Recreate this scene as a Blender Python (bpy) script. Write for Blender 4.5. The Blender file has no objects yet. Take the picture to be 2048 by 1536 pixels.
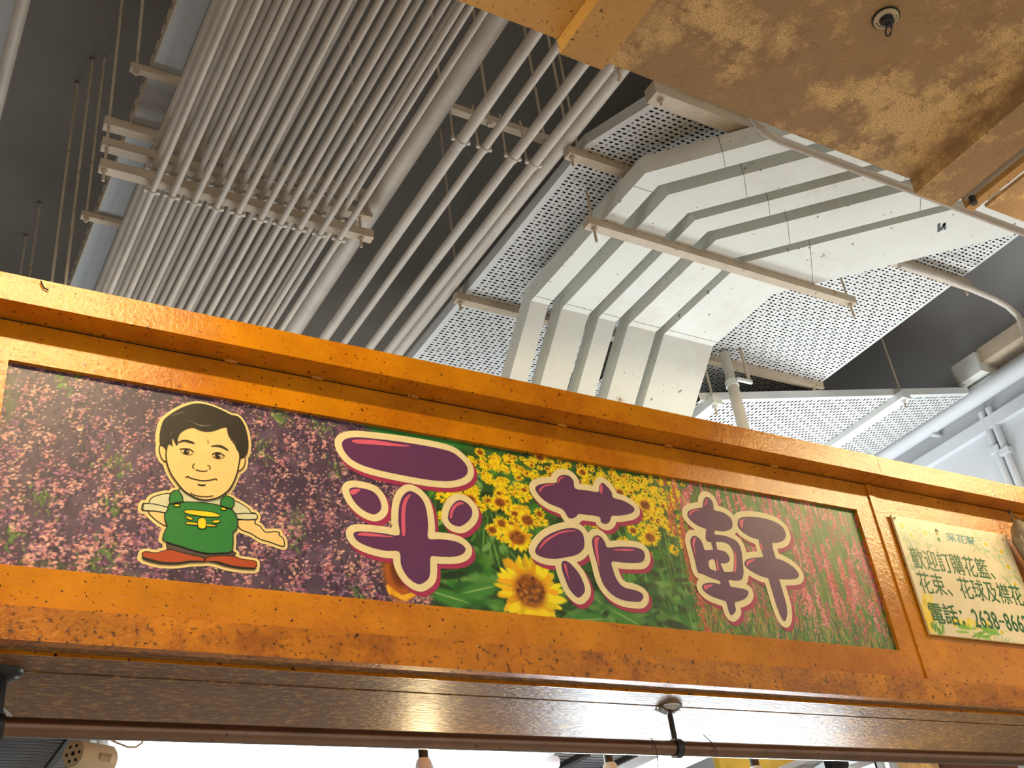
import bpy, math, random
import numpy as np
from mathutils import Vector, Matrix
from mathutils.geometry import tessellate_polygon
random.seed(7); RNG = np.random.default_rng(11)
S = bpy.context.scene; COL = S.collection

# ------------------------------------------------------------------ camera
EYE = 1.6                                   # eye height above the floor; shapes below are given relative to the eye
v1 = np.array([4076., 850.]); v2 = np.array([-490., -3550.])   # vanishing points of the stall front (along it / upwards)
F = math.sqrt(-(v1 @ v2))
_n = lambda a: a/np.linalg.norm(a)
EX = _n(np.array([*v1, F])); EZ = _n(np.array([*v2, F])); EY = np.cross(EZ, EX)
def ray(u, v):
    d = np.array([u-1024., v-768., F]); return np.array([d@EX, d@EY, d@EZ])
def on_y(u, v, Y):                          # point at depth Y (in a plane parallel to the stall front)
    r = ray(u, v); return r*(Y/r[1])
def on_z(u, v, Z):                          # point at height Z
    r = ray(u, v); return r*(Z/r[2])
cam = bpy.data.cameras.new('camera'); cam.sensor_width = 36; cam.lens = F/2048*36; cam.clip_end = 100; cam.clip_start = .02
cam_ob = bpy.data.objects.new('camera', cam); COL.objects.link(cam_ob); S.camera = cam_ob
cam_ob.matrix_world = Matrix(((EX[0], -EX[1], -EX[2], 0), (EY[0], -EY[1], -EY[2], 0), (EZ[0], -EZ[1], -EZ[2], EYE), (0, 0, 0, 1)))

# ------------------------------------------------------------------ light
S.view_settings.view_transform = 'Standard'; S.view_settings.look = 'None'
S.view_settings.exposure = 0.0; S.view_settings.gamma = 1; S.view_settings.use_curve_mapping = False
W = bpy.data.worlds.new('hall_ambience'); S.world = W; W.use_nodes = True
W.node_tree.nodes['Background'].inputs[0].default_value = (1.0, .94, .85, 1)
W.node_tree.nodes['Background'].inputs[1].default_value = .74
LAMP_AISLE = 150.0      # warm tubes under the canopy
LAMP_STALL = 11.0      # cool tubes in the stall
LAMP_BULB_WARM, LAMP_BULB_COOL = 90.0, 55.0
AREA = []
def area(name, loc, size, power, col, rot=(0, 0, 0)):
    l = bpy.data.lights.new(name, 'AREA'); l.shape = 'RECTANGLE'; l.size, l.size_y = size; l.energy = power; l.color = col
    o = bpy.data.objects.new(name, l); COL.objects.link(o); o.location = (loc[0], loc[1], loc[2]+EYE); o.rotation_euler = rot
    return o
# daylight-white area lights added in place of tube rows in the open-topped stalls behind the fascia, shining up at the services
area('stall_standin_light', (4.7, 4.9, 1.25), (2.0, 1.4), 72, (.93, .98, 1.0), (math.pi, 0, 0))
area('front_standin_light', (3.0, 3.3, 1.25), (1.6, .5), 9, (.93, .98, 1.0), (math.pi, 0, 0))
area('wall_fill_light', (5.0, 2.8, 1.25), (.8, .8), 22, (.92, .97, 1.0), (math.pi, 0, 0))  # unseen light added to brighten the upper right wall
area('conduit_fill_light', (1.3, 5.3, 1.2), (2.4, 1.4), 48, (.95, .98, 1.0), (math.pi, 0, 0))  # unseen light added to lift the conduit bundle from below

# ------------------------------------------------------------------ materials
def lin(c):
    return tuple(((v/255)/12.92 if v/255 <= .04045 else ((v/255+.055)/1.055)**2.4) for v in c)
MATS = {}
def mat(name, rgb, rough=.5, metal=0., var=.12, scale=6., bump=0., bscale=60., spots=None, stretch=(1, 1, 1), alt=None, altscale=2., altrange=(.45, .6), spec=.5, rvar=0.):
    m = bpy.data.materials.new(name); m.use_nodes = True; nt = m.node_tree; N = nt.nodes; L = nt.links
    b = N['Principled BSDF']; b.inputs['Roughness'].default_value = rough; b.inputs['Metallic'].default_value = metal
    b.inputs['Specular IOR Level'].default_value = spec
    tc = N.new('ShaderNodeTexCoord'); mp = N.new('ShaderNodeMapping'); mp.inputs['Scale'].default_value = stretch
    geo = N.new('ShaderNodeNewGeometry'); L.new(geo.outputs['Position'], mp.inputs[0])
    c = lin(rgb)
    def noise(sc, det=4, rg=.6):
        n = N.new('ShaderNodeTexNoise'); n.inputs['Scale'].default_value = sc; n.inputs['Detail'].default_value = det; n.inputs['Roughness'].default_value = rg
        L.new(mp.outputs[0], n.inputs['Vector']); return n.outputs['Fac']
    def ramp(fac, p0, p1, c0, c1):
        r = N.new('ShaderNodeValToRGB'); r.color_ramp.elements[0].position = p0; r.color_ramp.elements[1].position = p1
        r.color_ramp.elements[0].color = (*c0, 1); r.color_ramp.elements[1].color = (*c1, 1); L.new(fac, r.inputs[0]); return r.outputs[0]
    def mix(fac, a, bb):
        x = N.new('ShaderNodeMix'); x.data_type = 'RGBA'; L.new(fac, x.inputs[0])
        if hasattr(a, 'links'): L.new(a, x.inputs[6])
        else: x.inputs[6].default_value = (*a, 1)
        if hasattr(bb, 'links'): L.new(bb, x.inputs[7])
        else: x.inputs[7].default_value = (*bb, 1)
        return x.outputs[2]
    out = ramp(noise(scale), .3, .7, tuple(v*(1-var) for v in c), tuple(min(1, v*(1+var)) for v in c))
    if alt:
        out = mix(ramp(noise(altscale, 6, .7), altrange[0], altrange[1], (0, 0, 0), (1, 1, 1)), out, lin(alt))
    for sp in (spots or []):
        rgb2, sc, lo, hi = sp
        out = mix(ramp(noise(sc, *((9, .75) if sc < 20 else (3, .55))), lo, hi, (0, 0, 0), (1, 1, 1)), out, lin(rgb2))
    L.new(out, b.inputs['Base Color'])
    if rvar:
        r = N.new('ShaderNodeMapRange'); r.inputs[3].default_value = rough-rvar; r.inputs[4].default_value = rough+rvar
        L.new(noise(scale*3), r.inputs[0]); L.new(r.outputs[0], b.inputs['Roughness'])
    if bump:
        bp = N.new('ShaderNodeBump'); bp.inputs['Strength'].default_value = bump; bp.inputs['Distance'].default_value = .01
        L.new(noise(bscale, 5), bp.inputs['Height']); L.new(bp.outputs[0], b.inputs['Normal'])
    MATS[name] = m; return m
def glow(name, col, strength):
    m = bpy.data.materials.new(name); m.use_nodes = True; b = m.node_tree.nodes['Principled BSDF']
    b.inputs['Base Color'].default_value = (.9, .9, .9, 1)
    b.inputs['Emission Color'].default_value = (*col, 1); b.inputs['Emission Strength'].default_value = strength
    n = m.node_tree.nodes.new('ShaderNodeTexNoise'); n.inputs['Scale'].default_value = 3
    MATS[name] = m; return m
def flat(name, rgb, rough=.45):
    return mat(name, rgb, rough, var=.05, scale=40, spots=[((120, 95, 60), 260, .70, .76)])
def attr_mat(name, rough=.4):
    m = bpy.data.materials.new(name); m.use_nodes = True; b = m.node_tree.nodes['Principled BSDF']
    a = m.node_tree.nodes.new('ShaderNodeAttribute'); a.attribute_name = 'print'
    m.node_tree.links.new(a.outputs['Color'], b.inputs['Base Color']); b.inputs['Roughness'].default_value = rough
    MATS[name] = m; return m

GOLD = mat('gold_paint', (206, 130, 10), .16, var=.2, scale=5, bump=.17, bscale=95, alt=(184, 106, 8), altscale=3,
           spots=[((92, 46, 8), 95, .63, .69), ((30, 18, 8), 62, .675, .715)], rvar=.05, spec=.6)
GOLD_WORN = mat('gold_paint_worn', (200, 122, 12), .42, var=.25, scale=7, bump=.4, bscale=110, alt=(158, 88, 14), altscale=5,
           spots=[((96, 54, 10), 80, .58, .68), ((26, 16, 8), 75, .68, .72)], spec=.4)
SEAM = mat('dark_seam', (30, 20, 12), .8)
LAMI = mat('brown_laminate', (132, 90, 44), .44, var=.2, scale=5, bump=.9, bscale=60, stretch=(1, 2.2, 1), alt=(190, 140, 70), altscale=40, altrange=(.52, .60),
           spots=[((112, 80, 48), 7, .54, .66), ((80, 60, 46), 85, .63, .69)], spec=.5, rvar=.1)
OCHRE = mat('stained_ochre', (238, 202, 138), .6, var=.08, scale=3, bump=.2, bscale=120, alt=(178, 144, 100), altscale=3.6, altrange=(.43, .54),
           spots=[((166, 132, 88), 11, .52, .60), ((150, 116, 74), 240, .46, .70), ((112, 84, 54), 330, .60, .70)])
OCHRE_CLEAN = mat('ochre_paint', (200, 156, 88), .5, var=.12, scale=4, bump=.2, bscale=90, spots=[((120, 78, 30), 60, .62, .68), ((74, 46, 20), 110, .68, .72)])
GALV = mat('painted_conduit', (198, 190, 178), .45, var=.1, scale=8, bump=.12, bscale=60, spots=[((120, 110, 98), 90, .70, .74)])
STRUT = mat('painted_strut', (196, 180, 156), .5, var=.12, scale=9, bump=.15, bscale=80, spots=[((150, 112, 70), 30, .66, .74)])
TRUNK = mat('white_trunking', (222, 224, 216), .5, var=.04, scale=3, bump=.08, bscale=60, alt=(206, 202, 188), altscale=2, altrange=(.52, .72),
            spots=[((96, 90, 80), 90, .715, .74), ((130, 124, 112), 26, .70, .73)])
TRAYM = mat('tray_white', (214, 216, 214), .5, var=.06, scale=5, spots=[((70, 66, 60), 16, .70, .74)])
BLUEW = mat('pale_blue_trunking', (178, 184, 188), .5, var=.04)
CEIL = mat('ceiling_concrete', (112, 106, 96), .85, var=.12, scale=2, bump=.1, bscale=20)
WALLW = mat('wall_paint', (204, 208, 212), .7, var=.04, scale=2, bump=.05, bscale=20)
FLOOR = mat('floor_tile', (196, 190, 182), .5, var=.1)
STEEL = mat('rail_steel', (128, 102, 86), .24, metal=.9, var=.12, scale=14, spots=[((70, 56, 46), 90, .68, .72)])
BLACK = mat('black_iron', (26, 26, 26), .4, var=.2, spec=.6)
CHROME = mat('chrome', (190, 190, 190), .15, metal=1., var=.03)
CREAM = mat('cream_plastic', (206, 190, 158), .45, var=.05)
DARK = mat('dark_hole', (14, 12, 10), .9)
WHITE = mat('white_enamel', (232, 236, 240), .4, var=.03, spots=[((150, 140, 120), 60, .70, .74)])
YELLOW = mat('yellow_stained_panel', (214, 176, 70), .6, var=.2, scale=6, spots=[((120, 90, 40), 14, .60, .68)])
GLASSY = mat('screen_black', (22, 24, 30), .2, var=.1)
WOODR = mat('red_brown_wood', (92, 44, 26), .6, var=.2)
PLASTIC = mat('clear_film', (150, 138, 120), .25, var=.2, scale=30, spec=.8)
PRINT = attr_mat('printed_vinyl', .42)
NOTEP = attr_mat('laminated_paper', .30)
TUBE_WARM = glow('warm_tube', (1.0, .82, .42), LAMP_AISLE)
TUBE_COOL = glow('cool_tube', (.90, .97, 1.0), LAMP_STALL)
TUBE_LOW = glow('cool_low_tube', (.84, .94, 1.0), 120)
BULB_W = glow('warm_bulb', (1.0, .74, .40), LAMP_BULB_WARM)
BULB_W2 = glow('dim_bulb', (.9, .95, 1.0), 14)
BULB_C = glow('cool_bulb', (.78, .92, 1.0), LAMP_BULB_COOL)

# ------------------------------------------------------------------ builders
class MB:
    def __init__(s): s.v = []; s.f = []
    def add(s, vs, fs):
        b = len(s.v); s.v += [tuple(map(float, p)) for p in vs]; s.f += [tuple(b+i for i in f) for f in fs]; return s
    def box(s, x0, x1, y0, y1, z0, z1):
        return s.add([(x0, y0, z0), (x1, y0, z0), (x1, y1, z0), (x0, y1, z0), (x0, y0, z1), (x1, y0, z1), (x1, y1, z1), (x0, y1, z1)],
                     [(0, 3, 2, 1), (4, 5, 6, 7), (0, 1, 5, 4), (1, 2, 6, 5), (2, 3, 7, 6), (3, 0, 4, 7)])
    def tube(s, pts, r, n=12, cap=True):
        pts = [Vector(p) for p in pts]; rs = r if isinstance(r, (list, tuple)) else [r]*len(pts); rings = []
        up = None
        for i, p in enumerate(pts):
            t = (pts[min(i+1, len(pts)-1)]-pts[max(i-1, 0)]).normalized()
            if up is None: up = Vector((0, 0, 1)) if abs(t.z) < .9 else Vector((1, 0, 0))
            a = t.cross(up).normalized(); bb = a.cross(t).normalized(); up = bb
            rings.append([p+a*math.cos(2*math.pi*k/n)*rs[i]+bb*math.sin(2*math.pi*k/n)*rs[i] for k in range(n)])
        b = len(s.v); s.v += [tuple(q) for rg in rings for q in rg]
        for i in range(len(pts)-1):
            for k in range(n):
                s.f.append((b+i*n+k, b+i*n+(k+1) % n, b+(i+1)*n+(k+1) % n, b+(i+1)*n+k))
        if cap:
            s.f.append(tuple(b+k for k in range(n))); s.f.append(tuple(b+(len(pts)-1)*n+k for k in reversed(range(n))))
        return s
    def build(s, name, m, parent=None, smooth=False, **props):
        me = bpy.data.meshes.new(name); me.from_pydata(s.v, [], s.f); me.materials.append(m)
        if smooth: me.polygons.foreach_set('use_smooth', [True]*len(me.polygons))
        me.update(); o = bpy.data.objects.new(name, me); COL.objects.link(o)
        if parent: o.parent = parent
        for k, v in props.items(): o[k] = v
        if smooth:
            try:
                md = o.modifiers.new('edges', 'EDGE_SPLIT'); md.split_angle = math.radians(40)
            except Exception: pass
        return o
def thing(name, label, cat, group=None):
    o = bpy.data.objects.new(name, None); COL.objects.link(o); o.empty_display_size = .05
    o['label'] = label; o['category'] = cat
    if group: o['group'] = group
    return o
def tag(o, label, cat, group=None):
    o['label'] = label; o['category'] = cat
    if group: o['group'] = group
    return o
def structure(o, label=None):
    o['kind'] = 'structure'
    if label: o['label'] = label
    return o
ORD = ['first', 'second', 'third', 'fourth', 'fifth', 'sixth', 'seventh', 'eighth', 'ninth', 'tenth']

# ------------------------------------------------------------------ the hall
CZ = 4.25
structure(MB().box(-5, 9, -6, 10, -1.70, -1.60).build('floor', FLOOR))
structure(MB().box(-5, 6.2, .3, 9.2, CZ, CZ+.15).build('ceiling', CEIL))
structure(MB().box(6.06, 6.21, .3, 9.2, -1.6, CZ).build('wall_right', WALLW))
structure(MB().box(-5, 6.06, 9.05, 9.2, -1.6, CZ).build('wall_back', CEIL))
structure(MB().box(-5.15, -5, .3, 9.2, -1.6, CZ).build('wall_left', CEIL))
bm_ = MB().box(-1.4, .145, .35, 9.0, CZ-.5, CZ)
structure(bm_.build('trim_1', WALLW), 'pale concrete ceiling beam at the far left')

# ------------------------------------------------------------------ stall fascia
D = 2.0
XL, XR = -.35, 4.6
fas = thing('stall_fascia', 'long gold-painted stall fascia with projecting top rail, above the hanging steel rail', 'fascia')
PJ = .063
rail_z0, rail_z1 = .705*D, .761*(D-PJ)
XJ = 2.575                                  # joint between two lengths of rail
MB().box(XL, XJ-.0015, D-PJ, D+.02, rail_z0, rail_z1).build('top_rail', GOLD, fas)
MB().box(XJ+.0015, XR, D-PJ+.001, D+.02, rail_z0, rail_z1-.001).build('top_rail', GOLD, fas)
SX0, SX1, SZ0, SZ1 = .180, 2.493, .886, 1.314      # sign opening
BANDZ = .404*D; BOT = .373*D
fp = MB()
fp.box(XL, XJ-.012, D, D+.014, SZ1, rail_z0-.004); fp.box(XL, XJ-.012, D, D+.014, BANDZ, SZ0)
fp.box(XL, SX0, D, D+.014, SZ0, SZ1); fp.box(SX1, XJ-.012, D, D+.014, SZ0, SZ1)
fp.build('face_plate', GOLD, fas)
MB().box(XJ+.012, XR, D-.002, D+.012, BANDZ, rail_z0-.004).build('face_plate', GOLD, fas)
MB().box(XJ-.013, XJ+.013, D-.005, D+.01, BANDZ, rail_z0-.004).build('cover_strip', GOLD, fas)
MB().box(XL, XR, D+.002, D+.012, rail_z0-.0045, rail_z0+.002).build('seam', SEAM, fas)
MB().box(XL, XR, D-.010, D+.014, BOT, BANDZ).build('lower_band', GOLD_WORN, fas)
for x in (.62, .82, 1.06, 1.48, 1.82, 2.2):
    w = MB(); w.tube([(x-.014, D-.002, rail_z0-.001), (x, D-.006, rail_z0-.003), (x+.014, D-.002, rail_z0-.001)], [.003, .006, .003], 8); w.build('weld_bead', GOLD, fas, True)
# soffit under the fascia: edge strip, step, then the wide laminate panel
SOF = .748
MB().box(XL, XR, D+.016, D+.0585, SOF+.004, SOF+.016).build('soffit_edge_strip', LAMI, fas)
MB().box(XL, XR, D+.0585, D+.0610, SOF-.0025, SOF+.016).build('soffit_step', GOLD, fas)
MB().box(XL, XR, D+.0612, D+.142, SOF-.002, SOF+.012).build('soffit_panel', LAMI, fas)
MB().box(XL, XR, D+.1475, D+.51, SOF-.003, SOF+.012).build('soffit_panel', LAMI, fas)
MB().box(XL, XR, D+.141, D+.1485, SOF+.008, SOF+.014).build('soffit_gap', SEAM, fas)
MB().box(XL, XR, D+.50, D+.514, SOF-.001, rail_z0+.02).build('back_board', GOLD_WORN, fas)
MB().box(XL, XR, D+.02, D+.51, rail_z0+.005, rail_z0+.02).build('top_board', GOLD_WORN, fas)

# ------------------------------------------------------------------ printing helpers (flat print)
def value_noise(h, w, cell, rng):
    gh, gw = int(h/cell)+3, int(w/cell)+3; g = rng.random((gh, gw))
    y = np.arange(h)/cell; x = np.arange(w)/cell; yi = y.astype(int); xi = x.astype(int)
    fy = (y-yi)[:, None]; fx = (x-xi)[None, :]; fy = fy*fy*(3-2*fy); fx = fx*fx*(3-2*fx)
    a = g[yi][:, xi]; b = g[yi][:, xi+1]; c = g[yi+1][:, xi]; d = g[yi+1][:, xi+1]
    return (a*(1-fx)+b*fx)*(1-fy)+(c*(1-fx)+d*fx)*fy
class Canvas:
    def __init__(s, x0, x1, z0, z1, cell):
        s.x0, s.z0, s.cell = x0, z0, cell; s.w = int(round((x1-x0)/cell)); s.h = int(round((z1-z0)/cell))
        s.sx = (x1-x0)/s.w; s.sz = (z1-z0)/s.h; s.im = np.zeros((s.h, s.w, 3), np.float32)
    def dab(s, x, z, rx, rz, ang, rgb, a=1., soft=.25):
        cx = (x-s.x0)/s.sx; cz = (z-s.z0)/s.sz; R = max(rx, rz)/s.sx+1.5
        i0, i1 = max(0, int(cz-R)), min(s.h, int(cz+R)+2); j0, j1 = max(0, int(cx-R)), min(s.w, int(cx+R)+2)
        if i0 >= i1 or j0 >= j1: return
        zz = (np.arange(i0, i1)+.5-cz)[:, None]*s.sz; xx = (np.arange(j0, j1)+.5-cx)[None, :]*s.sx
        c, sn = math.cos(ang), math.sin(ang); u = (xx*c+zz*sn)/rx; v = (-xx*sn+zz*c)/rz
        d = np.sqrt(u*u+v*v); k = np.clip((1+soft-d)/(2*soft), 0, 1)[..., None]*a
        s.im[i0:i1, j0:j1] = s.im[i0:i1, j0:j1]*(1-k)+np.array(rgb, np.float32)*k
    def to_mesh(s, name, m, y, parent, smooth=True):
        c = s.im/255.; c = np.where(c <= .04045, c/12.92, ((c+.055)/1.055)**2.4)
        gx = s.x0+(np.arange(s.w))*s.sx*(s.w/(s.w-1)); gz = s.z0+(np.arange(s.h))*s.sz*(s.h/(s.h-1))
        X, Z = np.meshgrid(gx, gz); n = s.w*s.h
        co = np.stack([X, np.full_like(X, y), Z], -1).reshape(-1, 3).astype(np.float32)
        idx = np.arange(n).reshape(s.h, s.w)
        q = np.stack([idx[:-1, :-1], idx[:-1, 1:], idx[1:, 1:], idx[1:, :-1]], -1).reshape(-1, 4)
        me = bpy.data.meshes.new(name); me.vertices.add(n); me.vertices.foreach_set('co', co.ravel())
        me.loops.add(q.size); me.loops.foreach_set('vertex_index', q.ravel().astype(np.int32))
        me.polygons.add(len(q)); me.polygons.foreach_set('loop_start', np.arange(0, q.size, 4, dtype=np.int32))
        me.update(calc_edges=True)
        at = me.color_attributes.new('print', 'FLOAT_COLOR', 'POINT')
        rgba = np.concatenate([c.reshape(-1, 3), np.ones((n, 1))], 1).astype(np.float32); at.data.foreach_set('color', rgba.ravel())
        me.materials.append(m); o = bpy.data.objects.new(name, me); COL.objects.link(o); o.parent = parent; return o
def jit(c, k=22): d = random.uniform(-k, k); return tuple(max(0, min(255, v+d+random.uniform(-k*.35, k*.35))) for v in c)

# ------------------------------------------------------------------ the shop sign
YS = D+.011
sign = thing('shop_sign', 'long printed flower-shop sign of lavender, sunflowers and pink spikes set in the gold fascia', 'sign')
cv = Canvas(SX0-.012, SX1+.012, SZ0-.012, SZ1+.012, .0021)
H_, W_ = cv.h, cv.w
px = np.linspace(SX0-.012, SX1+.012, W_)[None, :].repeat(H_, 0); pz = np.linspace(SZ0-.012, SZ1+.012, H_)[:, None].repeat(W_, 1)
xb1 = 1.03+ (SZ1-pz)*.10                      # lavender | sunflowers
xb2 = 1.745+(SZ1-pz)*.22                      # sunflowers | pink spikes
n1 = value_noise(H_, W_, 26, RNG); n2 = value_noise(H_, W_, 9, RNG); n3 = value_noise(H_, W_, 55, RNG)
mixc = lambda a, b, t: np.array(a, np.float32)*(1-t[..., None])+np.array(b, np.float32)*t[..., None]
lav = mixc((54, 40, 64), (104, 84, 108), np.clip(n1*.6+n2*.5, 0, 1))
lav = lav*(1-.55*np.clip((n3-.66)*5, 0, 1)[..., None])+np.array((86, 112, 62))*(.55*np.clip((n3-.66)*5, 0, 1)[..., None])
sun = mixc((26, 62, 30), (70, 120, 40), np.clip(n2*.7+n1*.3, 0, 1))
pnk = mixc((50, 92, 46), (120, 128, 62), np.clip(n2*.6+n1*.4, 0, 1))
t1 = np.clip((px-xb1)/.03+.5, 0, 1)[..., None]; t2 = np.clip((px-xb2)/.05+.5, 0, 1)[..., None]
cv.im = (lav*(1-t1)+sun*t1)*(1-t2)+pnk*t2
r = random.uniform
# lavender stems of small blossoms
spots = [(r(SX0, 1.08), r(SZ0-.03, SZ1+.02)) for _ in range(880)]; spots.sort(key=lambda p: -p[1])
green_c = [(r(SX0, 1.05), r(SZ0, SZ1)) for _ in range(20)]
for gx, gz in green_c:
    for _ in range(22): cv.dab(gx+random.gauss(0, .014), gz+random.gauss(0, .016), r(.004, .011), .002, r(.6, 2.4), jit((96, 132, 62)), .75)
for sx, sz in spots:
    if any(math.hypot(sx-gx, sz-gz) < .017 for gx, gz in green_c): continue
    near = 1-(sz-SZ0)/(SZ1-SZ0); big = .75+.55*near
    tone = random.choice([(206, 146, 146), (186, 124, 138), (158, 104, 134), (216, 162, 156), (132, 92, 128)])
    L = r(.018, .05)*big
    for _ in range(int(4+6*big)):
        dx = random.gauss(0, .0045*big); dz = -r(0, L)
        cv.dab(sx+dx+dz*.12, sz+dz+.01, r(.0020, .0042)*big, r(.0013, .0023)*big, r(-.5, .7), jit(tone, 34), .95, .15)
    for _ in range(3):
        cv.dab(sx+random.gauss(0, .009), sz-r(0, L), r(.003, .008), .0022, r(1.1, 2), jit((48, 34, 60), 12), .7)
for _ in range(1800):
    cv.dab(r(SX0, 1.06), r(SZ0, SZ1), r(.0012, .0026), r(.001, .002), 0, jit((226, 178, 172), 25), .8)
# sunflower field
def sx_at(u, v): q = on_y(u, v, YS); return q[0], q[2]
for _ in range(700):
    x, z = r(1.04, 1.83), r(SZ0, SZ1-.05); nr = 1-(z-SZ0)/(SZ1-SZ0)
    cv.dab(x, z, r(.008, .034)*(.35+nr), r(.003, .012)*(.35+nr), r(-1.2, 1.2), jit(random.choice([(44, 112, 34), (30, 78, 30), (74, 142, 48), (110, 160, 84), (22, 54, 26)]), 16), .85)
for _ in range(120):
    x = r(1.05, 1.8); z = r(SZ0, SZ0+.3); cv.dab(x, z, .0022, r(.02, .05), r(-.25, .25), jit((104, 156, 66)), .8)
def sunflower(x, z, R, tilt=1., core=.45, face=True):
    n = int(11+R*150)
    for lay in (1., .82):
        for k in range(n):
            a = 2*math.pi*(k+r(-.3, .3))/n; rr = R*lay*.72
            cv.dab(x+math.cos(a)*rr, z+math.sin(a)*rr*tilt, R*r(.24, .42), R*r(.07, .13), math.atan2(math.sin(a)*tilt, math.cos(a))+r(-.3, .3), jit((250, 222, 14) if r(0, 1) < .7 else (240, 180, 8), 18), 1, .12)
    if face:
        cv.dab(x, z, R*(core+.1), R*(core+.1)*tilt, 0, (206, 120, 20)); cv.dab(x, z-R*.03, R*core, R*core*tilt, 0, (128, 66, 16))
        for _ in range(int(60*R/.06)+6):
            a, q = r(0, 6.28), R*core*math.sqrt(r(0, 1)); cv.dab(x+math.cos(a)*q, z+math.sin(a)*q*tilt, R*.06, R*.05, 0, jit(random.choice([(150, 84, 20), (96, 48, 14), (186, 112, 24)])), .8)
cv.dab(*sx_at(830, 868), .14, .020, -.06, (44, 132, 52), .95); cv.dab(*sx_at(780, 862), .05, .026, 0, (40, 120, 50), .9)
fl = []
for _ in range(430):
    x = r(1.12, 1.86); z = SZ1-.004-abs(random.gauss(0, .085))-max(0, 1.36-x)*.18; fl.append((x, z))
fl.sort(key=lambda p: -p[1])
for x, z in fl:
    if z < SZ0+.16: continue
    dep = (SZ1-z)/.3; sunflower(x, z, .008+.020*dep*r(.7, 1.2), r(.6, .95), .4, r(0, 1) < .3)
for u, v, R in ((1080, 916, .020), (960, 905, .016), (1210, 960, .018), (1240, 985, .020), (1035, 1075, .042), (1000, 1005, .026), (1290, 1010, .03), (1100, 1000, .022), (985, 1060, .02), (1300, 1075, .028), (940, 1000, .03), (1055, 1040, .03), (1165, 945, .018)):
    sunflower(*sx_at(u, v), R, .8)
for _ in range(150):
    x, z = r(1.08, 1.8), r(SZ0, SZ0+.11); cv.dab(x, z, r(.012, .04), r(.006, .014), r(-.8, .8), jit(random.choice([(30, 86, 34), (58, 124, 46), (18, 46, 24), (96, 150, 76)]), 14), .8)
for u, v, a in ((900, 1195, -.2), (1180, 1240, .1), (1250, 1235, -.4), (960, 1180, .3)):
    x, z = sx_at(u, v); cv.dab(x, z, .05, .018, a, (62, 132, 52)); cv.dab(x, z+.002, .045, .002, a, (140, 184, 110))
x, z = sx_at(795, 1170); cv.dab(x, z+.02, .030, .055, .15, (176, 92, 24)); cv.dab(x+.004, z+.03, .018, .034, .1, (110, 52, 14))
for k in range(9): cv.dab(x-.02+k*.008, z-.028+abs(k-4)*.004, .012, .005, -1.3+k*.25, jit((236, 170, 30), 14))
sunflower(*sx_at(1060, 1180), .088, 1.0, .40)
# pink spikes
for _ in range(420):
    x = r(1.78, 2.5); z = r(SZ0-.02, SZ1); cv.dab(x, z, .0018, r(.02, .07), r(-.12, .12), jit(random.choice([(66, 130, 58), (40, 96, 44), (150, 150, 70), (96, 140, 66)]), 16), .85)
sp = [(r(1.78, 2.5), r(SZ0+.04, SZ1+.02)) for _ in range(360)]; sp.sort(key=lambda p: -p[1])
for sx, sz in sp:
    left = sx-(1.745+(SZ1-sz)*.22)
    if left < 0: continue
    nr = 1-(sz-SZ0)/(SZ1-SZ0); L = r(.05, .10)*(.6+.9*nr); wd = r(.007, .013)*(.6+1.1*nr)
    tone = (196, 92, 70) if (left < .07 or (r(0, 1) < .2 and nr > .4)) else random.choice([(222, 122, 140), (206, 92, 122), (232, 142, 152), (196, 78, 108)])
    for k in range(int(L/.0026)):
        dz = -L*k/(L/.0026)*1.; ww = wd*min(1, .25+k*.06)
        cv.dab(sx+random.gauss(0, ww*.55), sz+dz, r(.0022, .0052), r(.0016, .003), r(-.9, .9), jit(tone, 30), .9)
    cv.dab(sx, sz-L-.03, .0018, .03, 0, jit((110, 140, 66)), .8)
for _ in range(700):
    x = r(1.80, 2.5); z = SZ0+abs(random.gauss(0, .045)); 
    if x < 1.745+(SZ1-z)*.22: continue
    cv.dab(x, z, .0014, r(.012, .034), r(-.6, .6), jit(random.choice([(46, 116, 52), (84, 142, 62), (34, 84, 40), (168, 160, 70)]), 16), .85)
cv.to_mesh('print_panel', PRINT, YS, sign)
MB().box(SX0-.012, SX1+.012, YS+.0005, YS+.006, SZ0-.012, SZ1+.012).build('backing_board', SEAM, sign)

# flat lettering and the cartoon florist, in layers of thin vinyl
class Sheet:
    """traces given in the frame of a photo crop, laid on the sign plane"""
    def __init__(s, ox, oy, sc, y=YS): s.ox, s.oy, s.sc, s.y = ox, oy, sc, y
    def pt(s, p):
        q = on_y(s.ox+p[0]/s.sc, s.oy+p[1]/s.sc, s.y); return (q[0], q[2])
    def pts(s, P, smooth=3, closed=True):
        Q = [s.pt(p) for p in P]
        if smooth < 2: return Q
        n = len(Q); out = []
        for i in range(n if closed else n-1):
            g = lambda k: Q[k % n] if closed else Q[max(0, min(n-1, k))]
            a, b, c, d = g(i-1), g(i), g(i+1), g(i+2)
            for j in range(smooth):
                t = j/smooth; t2, t3 = t*t, t*t*t
                out.append(tuple(.5*((2*b[m])+(-a[m]+c[m])*t+(2*a[m]-5*b[m]+4*c[m]-d[m])*t2+(-a[m]+3*b[m]-3*c[m]+d[m])*t3) for m in (0, 1)))
        if not closed: out.append(Q[-1])
        return out
def fill(mb, poly, y):
    tri = tessellate_polygon([[Vector((a, b, 0)) for a, b in poly]])
    mb.add([(a, y, b) for a, b in poly], [tuple(t) for t in tri])
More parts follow.
